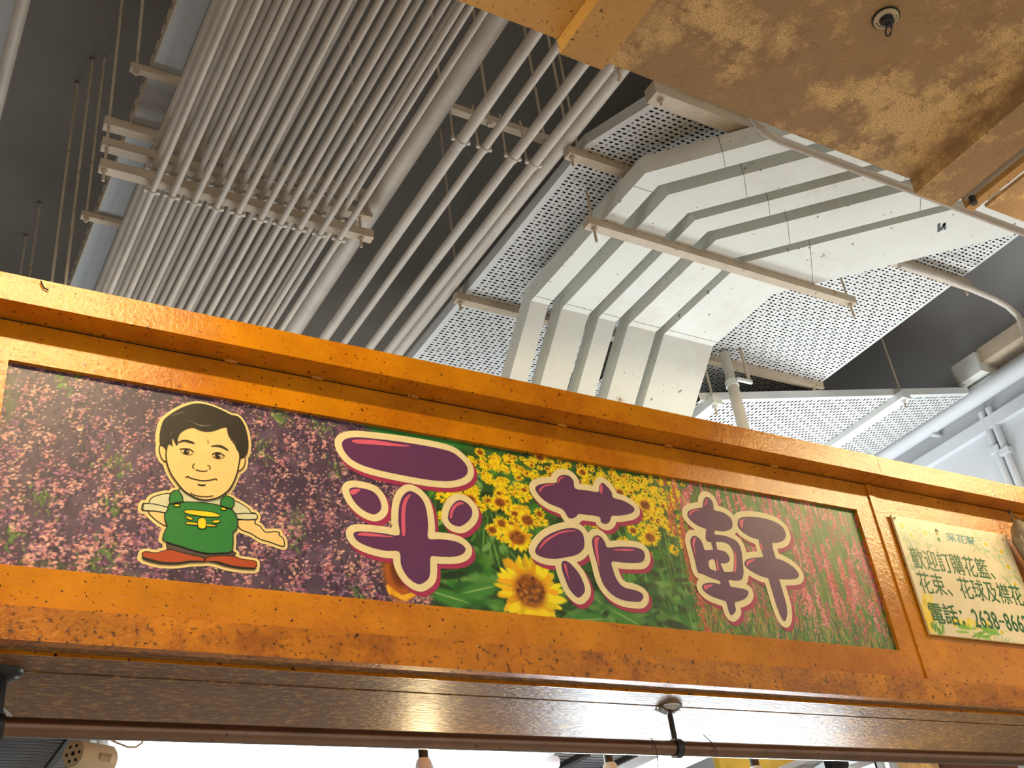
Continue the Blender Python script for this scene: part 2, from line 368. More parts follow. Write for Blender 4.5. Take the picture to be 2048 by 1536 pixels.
def stroke(mb, poly, w, y, closed=False, k=8):
    n = len(poly)
    ws = w if isinstance(w, list) else [w]*n
    for i in range(n if closed else n-1):
        (ax, az), (bx, bz) = poly[i], poly[(i+1) % n]; wa, wb = ws[i], ws[(i+1) % n]
        dx, dz = bx-ax, bz-az; L = math.hypot(dx, dz)
        if L < 1e-7: continue
        nx, nz = -dz/L, dx/L
        mb.add([(ax+nx*wa, y, az+nz*wa), (ax-nx*wa, y, az-nz*wa), (bx-nx*wb, y, bz-nz*wb), (bx+nx*wb, y, bz+nz*wb)], [(0, 1, 2, 3)])
    for i in range(n):
        a, b = poly[i]; w_ = ws[i]
        mb.add([(a+w_*math.cos(2*math.pi*j/k), y, b+w_*math.sin(2*math.pi*j/k)) for j in range(k)], [tuple(range(k))])
def seg_dist(PX, PZ, poly, closed):
    d = np.full(PX.shape, 9., np.float64); ins = np.zeros(PX.shape, bool); n = len(poly)
    for i in range(n if closed else n-1):
        (ax, az), (bx, bz) = poly[i], poly[(i+1) % n]; dx, dz = bx-ax, bz-az; L2 = dx*dx+dz*dz+1e-15
        t = np.clip(((PX-ax)*dx+(PZ-az)*dz)/L2, 0, 1); d = np.minimum(d, np.hypot(PX-ax-t*dx, PZ-az-t*dz))
        if closed and abs(dz) > 1e-12: ins ^= ((az > PZ) != (bz > PZ)) & (PX < dx*(PZ-az)/dz+ax)
    return np.where(ins, d, -d) if closed else -d
def blob(polys, off, y, cell=.0022):
    """clean outline of the union of polygons grown by off: marching squares on the signed distance"""
    xs = [p[0] for q in polys for p in q]; zs = [p[1] for q in polys for p in q]; m = off+3*cell
    gx = np.arange(min(xs)-m, max(xs)+m, cell); gz = np.arange(min(zs)-m, max(zs)+m, cell); PX, PZ = np.meshgrid(gx, gz)
    f = np.full(PX.shape, -9.)
    for q in polys:
        a0, a1 = np.searchsorted(gx, [min(p[0] for p in q)-m, max(p[0] for p in q)+m]); b0, b1 = np.searchsorted(gz, [min(p[1] for p in q)-m, max(p[1] for p in q)+m])
        f[b0:b1, a0:a1] = np.maximum(f[b0:b1, a0:a1], seg_dist(PX[b0:b1, a0:a1], PZ[b0:b1, a0:a1], q, True)+off)
    f[np.abs(f) < 1e-7] = 1e-7
    mb = MB(); ids = {}
    def vert(key, x, z):
        if key not in ids: ids[key] = len(mb.v); mb.v.append((float(x), y, float(z)))
        return ids[key]
    H, Wd = f.shape; pos = f > 0
    act = pos[:-1, :-1] | pos[1:, :-1] | pos[:-1, 1:] | pos[1:, 1:]
    for r_, c_ in zip(*np.nonzero(act)):
        cs = [(r_, c_), (r_, c_+1), (r_+1, c_+1), (r_+1, c_)]; out = []
        for k in range(4):
            a, b = cs[k], cs[(k+1) % 4]; fa, fb = f[a], f[b]
            if fa > 0: out.append(vert(a, gx[a[1]], gz[a[0]]))
            if (fa > 0) != (fb > 0):
                t = fa/(fa-fb); key = (min(a, b), max(a, b)); out.append(vert(key, gx[a[1]]+(gx[b[1]]-gx[a[1]])*t, gz[a[0]]+(gz[b[0]]-gz[a[0]])*t))
        if len(out) > 2: mb.f.append(tuple(out))
    return mb
def split_build(mb, name, m, parent):
    par = list(range(len(mb.v)))
    def find(i):
        while par[i] != i: par[i] = par[par[i]]; i = par[i]
        return i
    for f_ in mb.f:
        a = find(f_[0])
        for b in f_[1:]: par[find(b)] = a
    comp = {}
    for f_ in mb.f: comp.setdefault(find(f_[0]), []).append(f_)
    for fs in comp.values():
        used = sorted({i for f_ in fs for i in f_}); mp_ = {i: k for k, i in enumerate(used)}; q = MB()
        q.v = [mb.v[i] for i in used]; q.f = [tuple(mp_[i] for i in f_) for f_ in fs]; q.build(name, m, parent)
def ellipse(cx, cy, rx, ry, a=0, n=16):
    return [(cx+rx*math.cos(t)*math.cos(a)-ry*math.sin(t)*math.sin(a), cy+rx*math.cos(t)*math.sin(a)+ry*math.sin(t)*math.cos(a)) for t in [2*math.pi*k/n for k in range(n)]]
PURPLE = flat('purple_vinyl', (96, 48, 96)); IVORY = flat('ivory_vinyl', (244, 226, 178)); CRIMSON = flat('crimson_vinyl', (170, 48, 92)); PINKH = flat('pink_vinyl', (222, 98, 128))
def glyph(name, label, sheet, parts, lights, parent=sign):
    root = bpy.data.objects.new(name, None); COL.objects.link(root); root.parent = parent; root['label'] = label
    qs = [sheet.pts(P, 3) for P in parts]; sh = [[(a+.0062, b-.0085) for a, b in q] for q in qs]
    split_build(blob(sh, .0190, YS-.0006), 'drop_shadow', CRIMSON, root); split_build(blob(qs, .0172, YS-.0012), 'outline', IVORY, root)
    split_build(blob(qs, 0, YS-.0018, .0016), 'stroke', PURPLE, root)
    for P in lights:
        mh = MB(); fill(mh, sheet.pts(P, 3), YS-.0024); mh.build('highlight', PINKH, root)
A = Sheet(640, 820, 2048/680)
cai = [[(130,205),(150,178),(210,166),(300,172),(420,185),(560,205),(700,230),(790,255),(840,290),(880,335),(887,375),(865,405),(810,425),(740,430),(640,420),(500,395),(380,370),(270,340),(190,300),(145,250)],
 [(175,480),(205,468),(260,475),(310,490),(345,520),(365,565),(365,600),(340,625),(310,628),(260,605),(215,565),(185,520)],
 [(770,640),(780,600),(805,562),(840,545),(880,560),(910,595),(915,625),(900,660),(860,695),(830,702),(795,690),(772,665)],
 [(475,755),(470,680),(475,580),(500,515),(540,490),(585,510),(620,550),(640,610),(650,700),(650,775),(720,780),(800,790),(850,810),(875,840),(855,870),(800,885),(720,885),(665,885),(662,960),(655,1010),(625,1040),(590,1050),(545,1025),(510,985),(485,930),(475,855),(400,850),(310,830),(230,795),(200,755),(215,735),(280,735),(380,745)]]
cai_h = [[(190,185),(260,180),(350,188),(450,205),(545,220),(460,222),(330,212),(220,205)],[(180,485),(240,478),(225,500),(190,515)],[(545,512),(520,560),(510,640),(512,740),(500,765),(490,740),(487,620),(500,550),(525,518)],[(225,750),(260,740),(340,750),(445,768),(340,765),(240,760)],[(868,570),(835,575),(805,605),(790,655),(778,645),(785,605),(810,568),(845,557)]]
glyph('lettering', 'purple character 采 with ivory outline', A, cai, cai_h)
hua = [[(1295,480),(1310,455),(1360,443),(1420,440),(1430,410),(1460,393),(1500,400),(1525,430),(1535,475),(1600,485),(1675,495),(1680,460),(1700,440),(1730,465),(1755,500),(1765,530),(1830,550),(1885,585),(1890,610),(1860,628),(1800,638),(1755,640),(1745,670),(1720,688),(1690,675),(1680,645),(1600,632),(1555,628),(1540,645),(1510,655),(1490,645),(1470,610),(1440,590),(1380,565),(1330,530)],
 [(1293,855),(1320,800),(1370,755),(1440,725),(1510,712),(1560,725),(1585,760),(1590,820),(1575,850),(1540,875),(1470,890),(1400,898),(1330,885)],
 [(1455,920),(1475,910),(1510,930),(1560,990),(1590,1060),(1590,1100),(1560,1130),(1535,1120),(1500,1080),(1475,1020),(1455,960)],
 [(1637,785),(1660,757),(1690,765),(1715,800),(1730,830),(1800,825),(1890,828),(1940,845),(1955,880),(1945,910),(1915,922),(1820,920),(1755,915),(1765,970),(1790,1030),(1830,1070),(1890,1085),(1935,1105),(1945,1130),(1925,1155),(1880,1155),(1820,1145),(1760,1115),(1710,1060),(1685,1000),(1665,920),(1645,850)]]
hua_h = [[(1475,405),(1448,418),(1434,445),(1428,440),(1440,408)],[(1415,452),(1350,465),(1322,498),(1318,480),(1360,450)],[(1690,445),(1700,470),(1695,505),(1685,500),(1683,465)],[(1545,730),(1450,745),(1370,790),(1315,845),(1345,790),(1420,745),(1480,728)],[(1465,930),(1480,935),(1490,990),(1500,1030),(1478,980)],[(1655,770),(1680,770),(1670,820),(1680,950),(1660,880),(1648,800)],[(1760,843),(1830,838),(1895,845),(1850,852),(1790,850)]]
glyph('lettering', 'purple character 花 with ivory outline', A, hua, hua_h)
B = Sheet(1300, 940, 2048/748)
xuan = [[(202,245),(215,222),(260,210),(285,205),(290,170),(305,148),(330,160),(345,190),(350,220),(400,235),(440,265),(450,300),(440,325),(400,337),(340,330),(300,322),(250,300),(215,270)],
 [(310,320),(350,330),(352,360),(380,500),(405,560),(440,640),(465,700),(462,740),(468,770),(445,797),(430,775),(415,720),(390,640),(365,560),(345,450),(330,390),(305,380)],
 [(220,400),(225,370),(245,362),(270,378),(288,410),(300,440),(345,440),(350,480),(320,500),(326,540),(360,555),(400,575),(440,600),(400,610),(340,595),(290,572),(260,560),(245,500),(232,450)],
 [(310,355),(360,355),(420,365),(470,390),(495,430),(505,500),(510,560),(500,600),(460,607),(410,590),(385,562),(425,560),(458,552),(462,500),(455,450),(430,410),(390,395),(320,395),(303,375)],
 [(345,440),(400,445),(425,465),(435,490),(420,510),(380,510),(345,490)],
 [(283,640),(300,622),(350,620),(410,635),(470,645),(520,655),(537,672),(525,700),(490,718),(440,725),(390,712),(330,690),(295,665)],
 [(478,290),(490,265),(530,257),(600,262),(670,280),(720,310),(740,345),(738,375),(715,395),(670,400),(640,390),(600,382),(560,372),(510,345),(482,315)],
 [(515,510),(530,490),(580,480),(650,480),(720,495),(780,530),(810,565),(812,585),(790,598),(730,600),(660,595),(600,580),(545,550),(518,525)],
 [(595,375),(660,390),(670,430),(690,500),(700,580),(720,650),(745,740),(748,800),(735,830),(715,805),(690,740),(660,640),(640,570),(615,460)]]
xuan_h = [[(275,222),(235,230),(215,255),(212,238),(235,220)],[(305,160),(312,170),(300,195),(292,195)],[(235,375),(250,372),(240,420),(250,480),(236,440),(228,400)],[(560,265),(510,275),(505,320),(488,300),(495,275)],[(540,495),(575,490),(540,515),(530,530),(522,512)],[(300,632),(345,630),(310,650),(305,662),(292,648)],[(600,400),(608,410),(614,440),(604,436)],[(458,440),(470,480),(468,550),(455,560),(460,490)],[(358,485),(366,500),(375,550),(364,545)]]
glyph('lettering', 'purple character 軒 with ivory outline', B, xuan, xuan_h)

Cs = Sheet(260, 790, 4.15)
fig = bpy.data.objects.new('cartoon_florist', None); COL.objects.link(fig); fig.parent = sign; fig['label'] = 'flat cartoon florist in a green apron with one hand held out'
SKIN = flat('skin_print', (246, 208, 140)); HAIR = flat('black_print', (34, 28, 22)); APRON = flat('green_print', (38, 122, 56)); SHIRT = flat('shirt_print', (216, 214, 180))
SHOE = flat('rust_print', (178, 74, 38)); TROU = flat('grey_print', (84, 70, 62)); YEL = flat('yellow_print', (250, 214, 32)); BACKP = flat('cream_print', (244, 216, 150))
hair = [(245,425),(240,340),(262,240),(300,190),(390,130),(470,95),(540,78),(620,85),(700,110),(780,145),(840,175),(890,185),(930,230),(960,300),(977,400),(970,480),(945,520),(900,540),(905,500),(880,465),(862,420),(830,380),(805,330),(800,290),(785,277),(740,290),(690,308),(630,315),(570,303),(535,285),(500,282),(450,300),(410,330),(392,375),(390,425),(375,425),(350,370),(345,400),(350,440),(335,425),(318,420),(300,450),(297,470),(270,430)]
face = [(297,470),(330,330),(420,250),(540,230),(700,240),(800,240),(870,400),(905,500),(903,560),(885,650),(860,720),(820,790),(760,840),(700,868),(620,878),(560,868),(500,840),(440,800),(390,740),(340,670),(310,600),(297,540)]
ears = [[(245,425),(270,428),(300,465),(297,552),(270,545),(250,510),(240,465)],[(900,545),(945,522),(952,550),(945,590),(925,620),(892,632)]]
sleeves = [[(150,905),(165,870),(200,845),(260,828),(330,822),(335,900),(320,975),(290,980),(200,965),(105,960),(95,940),(110,900)],[(855,880),(920,905),(980,945),(1005,980),(1040,985),(1048,1035),(870,1030),(860,985),(835,950)],[(400,790),(450,780),(500,825),(620,860),(720,845),(790,820),(755,925),(440,900)]]
arms = [[(150,965),(285,980),(290,1040),(300,1090),(240,1060),(190,1020)],[(890,1040),(1030,1035),(1035,1070),(1080,1090),(1120,1140),(1200,1135),(1240,1145),(1235,1165),(1270,1190),(1280,1250),(1255,1257),(1150,1220),(1080,1200),(1000,1150),(930,1125),(895,1090)]]
apron = [[(335,820),(400,797),(438,895),(330,912)],[(775,845),(858,868),(840,950),(745,922)],[(320,912),(420,895),(520,895),(620,900),(720,918),(800,940),(850,965),(880,1010),(890,1070),(875,1130),(850,1150),(845,1300),(750,1315),(660,1320),(560,1305),(400,1255),(265,1205),(305,1100),(285,1040),(285,990),(310,960)]]
trou = [[(305,1225),(400,1255),(560,1305),(660,1320),(850,1300),(862,1335),(720,1348),(615,1362),(500,1335),(330,1290),(310,1285)]]
shoes = [[(105,1310),(150,1305),(220,1315),(320,1285),(420,1310),(520,1335),(612,1355),(612,1385),(500,1380),(400,1395),(250,1390),(110,1350)],[(625,1355),(720,1340),(850,1340),(920,1365),(1030,1380),(1048,1400),(1030,1440),(900,1430),(800,1410),(720,1385),(620,1388)]]
soles = [[(105,1346),(250,1386),(400,1392),(500,1378),(612,1383),(612,1394),(500,1396),(400,1411),(250,1409),(110,1372)],[(620,1386),(720,1383),(800,1408),(900,1428),(1032,1438),(1025,1454),(900,1447),(790,1427),(700,1399)]]
logo = [[(445,970),(480,960),(560,965),(680,980),(740,1005),(735,1018),(640,1018),(500,1000),(450,985)],[(452,1015),(490,1018),(522,1035),(500,1045),(470,1035)],ellipse(710,1057,34,13,-.1),[(455,1065),(480,1060),(560,1070),(630,1075),(712,1090),(690,1100),(560,1088),(470,1080)],[(560,1040),(595,1025),(622,1040),(628,1080),(620,1110),(595,1120),(565,1110),(555,1080)],ellipse(385,924,26,11),ellipse(770,952,24,11,.3)]
k1 = 1/4.15*.00122
def layer(name, polys, m, y, line=0, sm=2, outline=0, parent=fig):
    if outline: return split_build(blob([Cs.pts(P, sm) for P in polys], outline, y), name, m, parent)
    for P in polys:
        mb = MB(); ml = MB(); q = Cs.pts(P, sm); fill(mb, q, y); o = mb.build(name, m, parent)
        if line: stroke(ml, q, line, y-.0002, True, 6); ml.build('ink_line', HAIR, o)
layer('cream_border', [hair, face]+ears+sleeves+arms+apron+trou+shoes+soles, BACKP, YS-.0006, outline=.0072)
layer('arm', arms, SKIN, YS-.0010, .0011); layer('sleeve', sleeves, SHIRT, YS-.0016, .0010)
layer('trousers', trou, TROU, YS-.0020, .0008); layer('shoe', shoes, SHOE, YS-.0024, .0008); layer('sole', soles, HAIR, YS-.0028)
layer('apron', apron, APRON, YS-.0034, .0010); layer('ear', ears, SKIN, YS-.0030, .0010)
layer('apron_emblem', logo[:4], YEL, YS-.0042, .0007); layer('apron_emblem', logo[4:5], YEL, YS-.0047, .0007); layer('apron_button', logo[5:], YEL, YS-.0042, .0007)
layer('face', [face], SKIN, YS-.0040, .0014); layer('hair', [hair], HAIR, YS-.0048)
yk = YS-.0052
for nm, P in (('eyebrow', [(385,405),(430,382),(480,385),(525,402),(530,412),(500,410),(450,396),(410,402),(388,412)]), ('eyebrow', [(668,432),(720,423),(760,430),(800,455),(812,473),(790,465),(755,446),(710,437),(672,438)]), ('iris', ellipse(463,480,23,23)), ('iris', ellipse(722,512,24,24))):
    fm = MB(); fill(fm, Cs.pts(P, 2), yk); fm.build(nm, HAIR, fig)
for nm, P, w in (('eyelid', [(408,460),(440,455),(490,460),(522,485)],.9),('eyelid', [(418,480),(445,497),(480,505),(512,500)],.6),('eyelid', [(675,505),(700,490),(740,490),(778,515)],.9),('eyelid', [(680,520),(710,535),(750,535),(770,525)],.6),
             ('nose_line', [(530,578),(515,595),(512,608),(525,615)],.7),('nose_line', [(540,628),(570,638),(600,642),(635,638)],.8),('nose_line', [(638,592),(655,600),(660,615),(652,627)],.7),
             ('mouth', [(455,693),(475,685),(490,695),(540,710),(600,720),(660,715),(705,705),(712,715)],.9),('chin_line', [(560,752),(590,758),(618,755)],1.1),('chin_line', [(495,822),(530,840),(580,850),(640,852),(682,845)],.8),('frown_line', [(642,382),(640,400),(648,412)],.5)):
    fm = MB(); stroke(fm, Cs.pts(P, 4, False), w*.0011, yk); fm.build(nm, HAIR, fig)
for P in ([(112, 905), (200, 908), (320, 938)], [(865, 992), (950, 985), (1040, 988)], [(110, 960), (105, 940), (112, 905)]):
    fm = MB(); stroke(fm, Cs.pts(P, 4, False), .0009, YS-.0019); fm.build('cuff_line', HAIR, fig)
GLINT = mat('glint_grey', (150, 144, 132))
for c in ((472,478,6,6),(735,512,6,6)):
    fw = MB(); fill(fw, Cs.pts(ellipse(*c), 1), yk-.0006); fw.build('eye_glint', BACKP, fig)
for P in ([(330,185),(380,170),(455,148)],[(470,210),(520,240),(590,262),(670,255)],[(320,400),(325,340),(345,320)],[(820,320),(840,380),(885,412)],[(935,280),(950,320),(945,350)],[(535,250),(600,270),(690,262)]):
    q = Cs.pts(P, 4, False); fw = MB(); n_ = len(q); ribbon = [(a, b+.0005*math.sin(math.pi*i/(n_-1))) for i, (a, b) in enumerate(q)]+[(a, b-.0005*math.sin(math.pi*i/(n_-1))-.0001) for i, (a, b) in reversed(list(enumerate(q)))]
    fill(fw, ribbon, yk-.0004); fw.build('hair_glint', GLINT, fig)

# ------------------------------------------------------------------ phone-order notice
YN = D-.012
note = thing('order_notice', 'white laminated notice with green Chinese writing and daisies, right of the big sign', 'notice')
n_tl, n_bl = on_y(1784, 1029, YN), on_y(1858, 1268, YN); n_tr = on_y(2010, 1072, YN)
NX0, NX1 = float((n_tl[0]+n_bl[0])/2), float(n_tr[0])+.004
NZ1, NZ0 = float(n_tl[2]), float(n_bl[2])
MB().box(NX0, NX1, YN+.0008, YN+.006, NZ0, NZ1).build('board', mat('notice_board', (226, 206, 166), .5, var=.04), note)
nc = Canvas(NX0+.001, NX1-.001, NZ0+.001, NZ1-.001, .0022)
nn = value_noise(nc.h, nc.w, 16, RNG); nc.im = mixc((232, 212, 178), (240, 224, 192), nn)
def daisy(u, v, R):
    q = on_y(u, v, YN); x, z = q[0], q[2]
    for _ in range(16): nc.dab(x+random.gauss(0, R*1.3), z-r(-R, R*2.4), R*.8, R*.14, r(0, 3.1), jit((140, 178, 120)), .5)
    for k in range(11):
        a = k*.571; nc.dab(x+math.cos(a)*R*.8, z+math.sin(a)*R*.8, R*.5, R*.17, a, (240, 232, 206), .9)
    nc.dab(x, z, R*.42, R*.42, 0, (236, 196, 30))
for u, v, R in ((1804, 1052, .022), (1824, 1072, .016), (1850, 1067, .018), (1945, 1077, .018), (1972, 1089, .018), (2003, 1104, .018), (2016, 1134, .020), (2030, 1168, .016)): daisy(u, v, R)
for _ in range(40):
    q = on_y(1815+r(-4, 8)+r(0, 20), 1100+r(-20, 40), YN); nc.dab(q[0], q[2], .01, .0016, r(.6, 2.4), jit((120, 168, 130)), .45)
q = on_y(1958, 1262, YN)
for k in range(26): nc.dab(q[0]+r(-.10, .075), q[2]+r(-.018, .016), r(.012, .03), .004, r(-.5, .5), jit((124, 176, 50)), .9)
for _ in range(20): nc.dab(q[0]+r(-.1, .06), q[2]+r(.012, .03), .006, .010, r(-.4, .4), jit((244, 210, 60)), .8)
for _ in range(60):
    q2 = on_y(1845+r(0, 22), 1190+r(0, 75), YN); nc.dab(q2[0], q2[2], .004, .012, r(-.3, .3), jit((248, 212, 40)), .8)
for _ in range(26):
    q2 = on_y(1862+r(0, 26), 1245+r(0, 20), YN); nc.dab(q2[0], q2[2], .003, .010, r(-.4, .4), jit((110, 160, 56)), .9)
daisy(2004, 1264, .016)
nc.to_mesh('print_panel', NOTEP, YN, note)
GREENT = mat('green_ink', (24, 96, 44), .35, var=.05); TEAL = mat('teal_ink', (60, 146, 158), .35, var=.05)
def text(s, u0, v0, u1, hz, m, parent, y, name, bold=0., asc=.50):
    """a printed line from pixel (u0,v0) at its top left to u1, hz metres tall, one mesh for each character"""
    root = bpy.data.objects.new(name, None); COL.objects.link(root); root.parent = parent
    a = on_y(u0, v0, y); wd = on_y(u1, v0+(u1-u0)*.21, y)[0]-a[0]
    adv = [asc if ord(c) < 128 else 1. for c in s]; sx = wd/sum(adv); x = a[0]; sz = hz/.92
    for c, w in zip(s, adv):
        cu = bpy.data.curves.new('tmp_text', 'FONT'); cu.body = c; cu.size = 1; cu.offset = bold; cu.resolution_u = 3
        o = bpy.data.objects.new('tmp_text', cu); COL.objects.link(o); bpy.context.view_layer.update()
        me = bpy.data.meshes.new_from_object(o.evaluated_get(bpy.context.evaluated_depsgraph_get())); bpy.data.objects.remove(o)
        n = len(me.vertices); co = np.zeros(n*3, np.float32); me.vertices.foreach_get('co', co); co = co.reshape(-1, 3)
        out = np.zeros_like(co); out[:, 1] = y; mn, mx = co.min(0), co.max(0)
        if ord(c) < 128:
            out[:, 0] = x+(co[:, 0]-mn[0])/(mx[0]-mn[0])*sx*w*.86+sx*w*.07
            out[:, 2] = a[2]-hz*.97+((co[:, 1]-mn[1])/(mx[1]-mn[1])*hz*.92 if c.isdigit() else hz*(.40+.10*(co[:, 1]-mn[1])/(mx[1]-mn[1])))
        else:
            out[:, 0] = x+co[:, 0]*sx; out[:, 2] = a[2]-hz+(co[:, 1]+.10)*sz
        me.vertices.foreach_set('co', out.ravel()); me.materials.clear(); me.materials.append(m); me.update()
        ob = bpy.data.objects.new('character', me); COL.objects.link(ob); ob.parent = root; x += sx*w
YT = YN-.0006
text('歡迎訂購花籃、', 1815, 1094, 1998, .068, GREENT, note, YT, 'text_line', .004)
text('花束、花球及襟花', 1829, 1142, 2043, .068, GREENT, note, YT, 'text_line', .004)
text('電話：2638-8662', 1851, 1204, 2058, .062, GREENT, note, YT, 'text_line', .014, .46)
text('采花軒', 1889, 1064, 1950, .030, TEAL, note, YT, 'shop_name', .012)
mf = MB()
for cu_, cv_, rx, rz, mm in ((1873.5, 1062, .0065, .0080, HAIR), (1874.5, 1067, .0050, .0062, SKIN), (1878, 1079, .0065, .0075, APRON)):
    q = on_y(cu_, cv_, YT); m1 = MB(); fill(m1, ellipse(q[0], q[2], rx, rz), YT-.0004*(mm is SKIN)); m1.build('small_florist', mm, note)
for u, v in ((1789, 1036), (2005, 1079)):
    q = on_y(u, v, YN); MB().tube([(q[0], YN, q[2]), (q[0], YN-.004, q[2])], .004, 8).build('screw', STRUT, note, True)

# ------------------------------------------------------------------ hanging rail under the soffit
YR, ZR, RR = 2.149, .645, .0178
rail = thing('hanging_rail', 'long bronze-toned steel rail hung under the stall soffit on black posts', 'rail')
MB().tube([(XL, YR, ZR), (XR, YR, ZR)], RR, 24).build('rail_tube', STEEL, rail, True)
for hx in (.262, 1.775):
    MB().tube([(hx, YR, SOF-.0015), (hx, YR, SOF-.006), (hx, YR, SOF-.012), (hx, YR, SOF-.018), (hx, YR, SOF-.022)], [.034, .034, .030, .018, .010], 24).build('flange', BLACK if hx < 1 else CHROME, rail, True)
    MB().tube([(hx, YR, SOF-.010), (hx, YR, ZR+RR)], .0068, 12).build('post', BLACK, rail, True)
    MB().tube([(hx-.009, YR, ZR), (hx+.009, YR, ZR)], RR+.005, 24).build('clamp', BLACK, rail, True)
    for dx in (-.02, .02):
        MB().tube([(hx+dx, YR-.012, SOF-.012), (hx+dx, YR-.012, SOF-.017)], .0045, 10).build('screw', CHROME, rail, True)
MB().tube([(-.3, YR, ZR), (.262, YR, ZR)], RR+.0015, 20).build('sleeve', STEEL, rail, True)
def wire(name, pts, rad, m, label, cat, group=None):
    return tag(MB().tube(pts, rad, 8).build(name, m, None, True), label, cat, group)
def pxs(l, Y): return [tuple(on_y(u, v, Y)) for u, v in l]
wire('tie_wire', pxs([(1300, 1477), (1304, 1478), (1311, 1492), (1314, 1510), (1316, 1540)], YR-RR-.004), .0011, BLACK, 'black wire end looped over the rail just left of its chrome-capped post', 'wire')
wire('tie_wire', pxs([(1407, 1470), (1419, 1481), (1430, 1490), (1433, 1505), (1431, 1512)], YR-RR-.004), .0011, BLACK, 'twisted black wire tie on the rail right of the chrome-capped post', 'wire')
wire('plastic_tag', pxs([(2, 1408), (8, 1418), (16, 1428), (24, 1440), (30, 1449)], YR+.03), [.001, .0015, .004, .005, .003], WHITE, 'crumpled white plastic tie at the left post of the rail', 'plastic tie')

# ------------------------------------------------------------------ inside the stall (seen under the rail)
def tube_light(name, p0, p1, label, group, glowm, n=1, w=.11, dy=0, gap=.09):
    t = thing(name, label, 'light', group); p0, p1 = Vector(p0), Vector(p1); d = (p1-p0).normalized(); s_ = d.cross(Vector((0, 0, 1))).normalized()
    hb = MB(); c = [p0-s_*w/2, p0+s_*w/2, p1+s_*w/2, p1-s_*w/2]; zt = Vector((0, 0, .032))
    hb.add([*c, *(q+zt for q in c)], [(0, 3, 2, 1), (4, 5, 6, 7), (0, 1, 5, 4), (1, 2, 6, 5), (2, 3, 7, 6), (3, 0, 4, 7)]); hb.build('housing', WHITE, t)
    for k in range(n):
        off = s_*(gap*(k-(n-1)/2)); a = p0+d*.03+off-Vector((0, 0, .030)); b = p1-d*.03+off-Vector((0, 0, .030))
        MB().tube([a+d*.03, b-d*.03], .019, 16).build('tube', glowm, t, True)
        for e, sg in ((a, 1), (b, -1)):
            MB().tube([e-d*.028*sg, e+d*.030*sg], .021, 14).build('end_cap', WHITE, t, True)
            MB().box(e.x-.012-d.x*.0, e.x+.012, e.y-.012, e.y+.012, e.z, e.z+.032).build('lamp_holder', WHITE, t)
    return t
tube_light('fluorescent_batten', (.60, 3.12, .890), (2.03, 3.12, .890), 'bright twin-tube batten running along the stall behind the hanging rail', 'stall battens', TUBE_COOL, 2, .24, gap=.13)
tube_light('fluorescent_batten', (2.44, 2.66, .868), (2.44, 3.9, .868), 'bright batten pointing into the stall, right of the chrome-capped post', 'stall battens', TUBE_COOL, 1, .10)
def bulb(x, y, glowm, label):
    t = thing('hanging_bulb', label, 'bulb', 'bulbs hung in the stall')
    MB().tube([(x, y, 1.0), (x, y, .775)], .004, 8).build('cord', BLACK, t, True)
    MB().tube([(x, y, .80), (x, y, .795), (x, y, .738), (x, y, .734)], [.006, .013, .014, .010], 16).build('lamp_holder', BLACK, t, True)
    MB().tube([(x, y, .740), (x, y, .735), (x, y, .715), (x, y, .700)], [.015, .019, .025, .030], 20).build('bulb_neck', WHITE, t, True)
    MB().tube([(x, y, .700), (x, y, .684), (x, y, .664), (x, y, .648), (x, y, .640)], [.030, .034, .032, .020, .006], 20).build('bulb_globe', glowm, t, True)
tube_light('fluorescent_batten', (1.80, 2.80, .60), (3.05, 2.80, .60), 'cool batten hung low inside the stall, below the view', 'stall battens', TUBE_LOW, 1, .08)
bulb(1.335, 2.62, BULB_W, 'hanging bulb on a black holder in front of the long batten')
bulb(1.915, 2.62, BULB_C, 'hanging bulb on a black holder just left of the chrome-capped post')
bulb(2.455, 2.62, BULB_W2, 'added bulb hung in front of the yellow panel, right of the chrome-capped post')  # extra bulb put where a plain rod hangs, for cool glare on the soffit
WIRE = mat('wire_grey', (120, 122, 130), .5)
# slatted wire grille hung as the stall's ceiling
gr = thing('wire_grille', 'dark wire grille ceiling seen under the left end of the rail', 'grille')
for k in range(46):
    y = 3.28+k*.034; MB().box(-.6, .66, y, y+.0028, 1.0, 1.006).build('grille_bar', WIRE, gr)
for k in range(6):
    x = -.5+k*.22; MB().box(x, x+.018, 3.26, 4.85, .985, 1.0).build('grille_bearer', BLACK, gr)
MB().box(-.6, .66, 3.26, 4.85, 1.06, 1.07).build('grille_dark_sheet', GLASSY, gr)  # dark sheet in place of the darkness above the bars
gr2 = thing('wire_grille', 'dark wire grille ceiling right of the long batten end', 'grille')
for k in range(30):
    y = 3.5+k*.034; MB().box(2.06, 3.0, y, y+.0028, 1.02, 1.026).build('grille_bar', WIRE, gr2)
for k in range(4):
    x = 2.20+k*.22; MB().box(x, x+.03, 3.46, 4.6, 1.0, 1.02).build('grille_bearer', BLACK, gr2)
MB().box(2.06, 3.0, 3.46, 4.6, 1.08, 1.09).build('grille_dark_sheet', GLASSY, gr2)  # same dark sheet, standing for the dark space over this grille
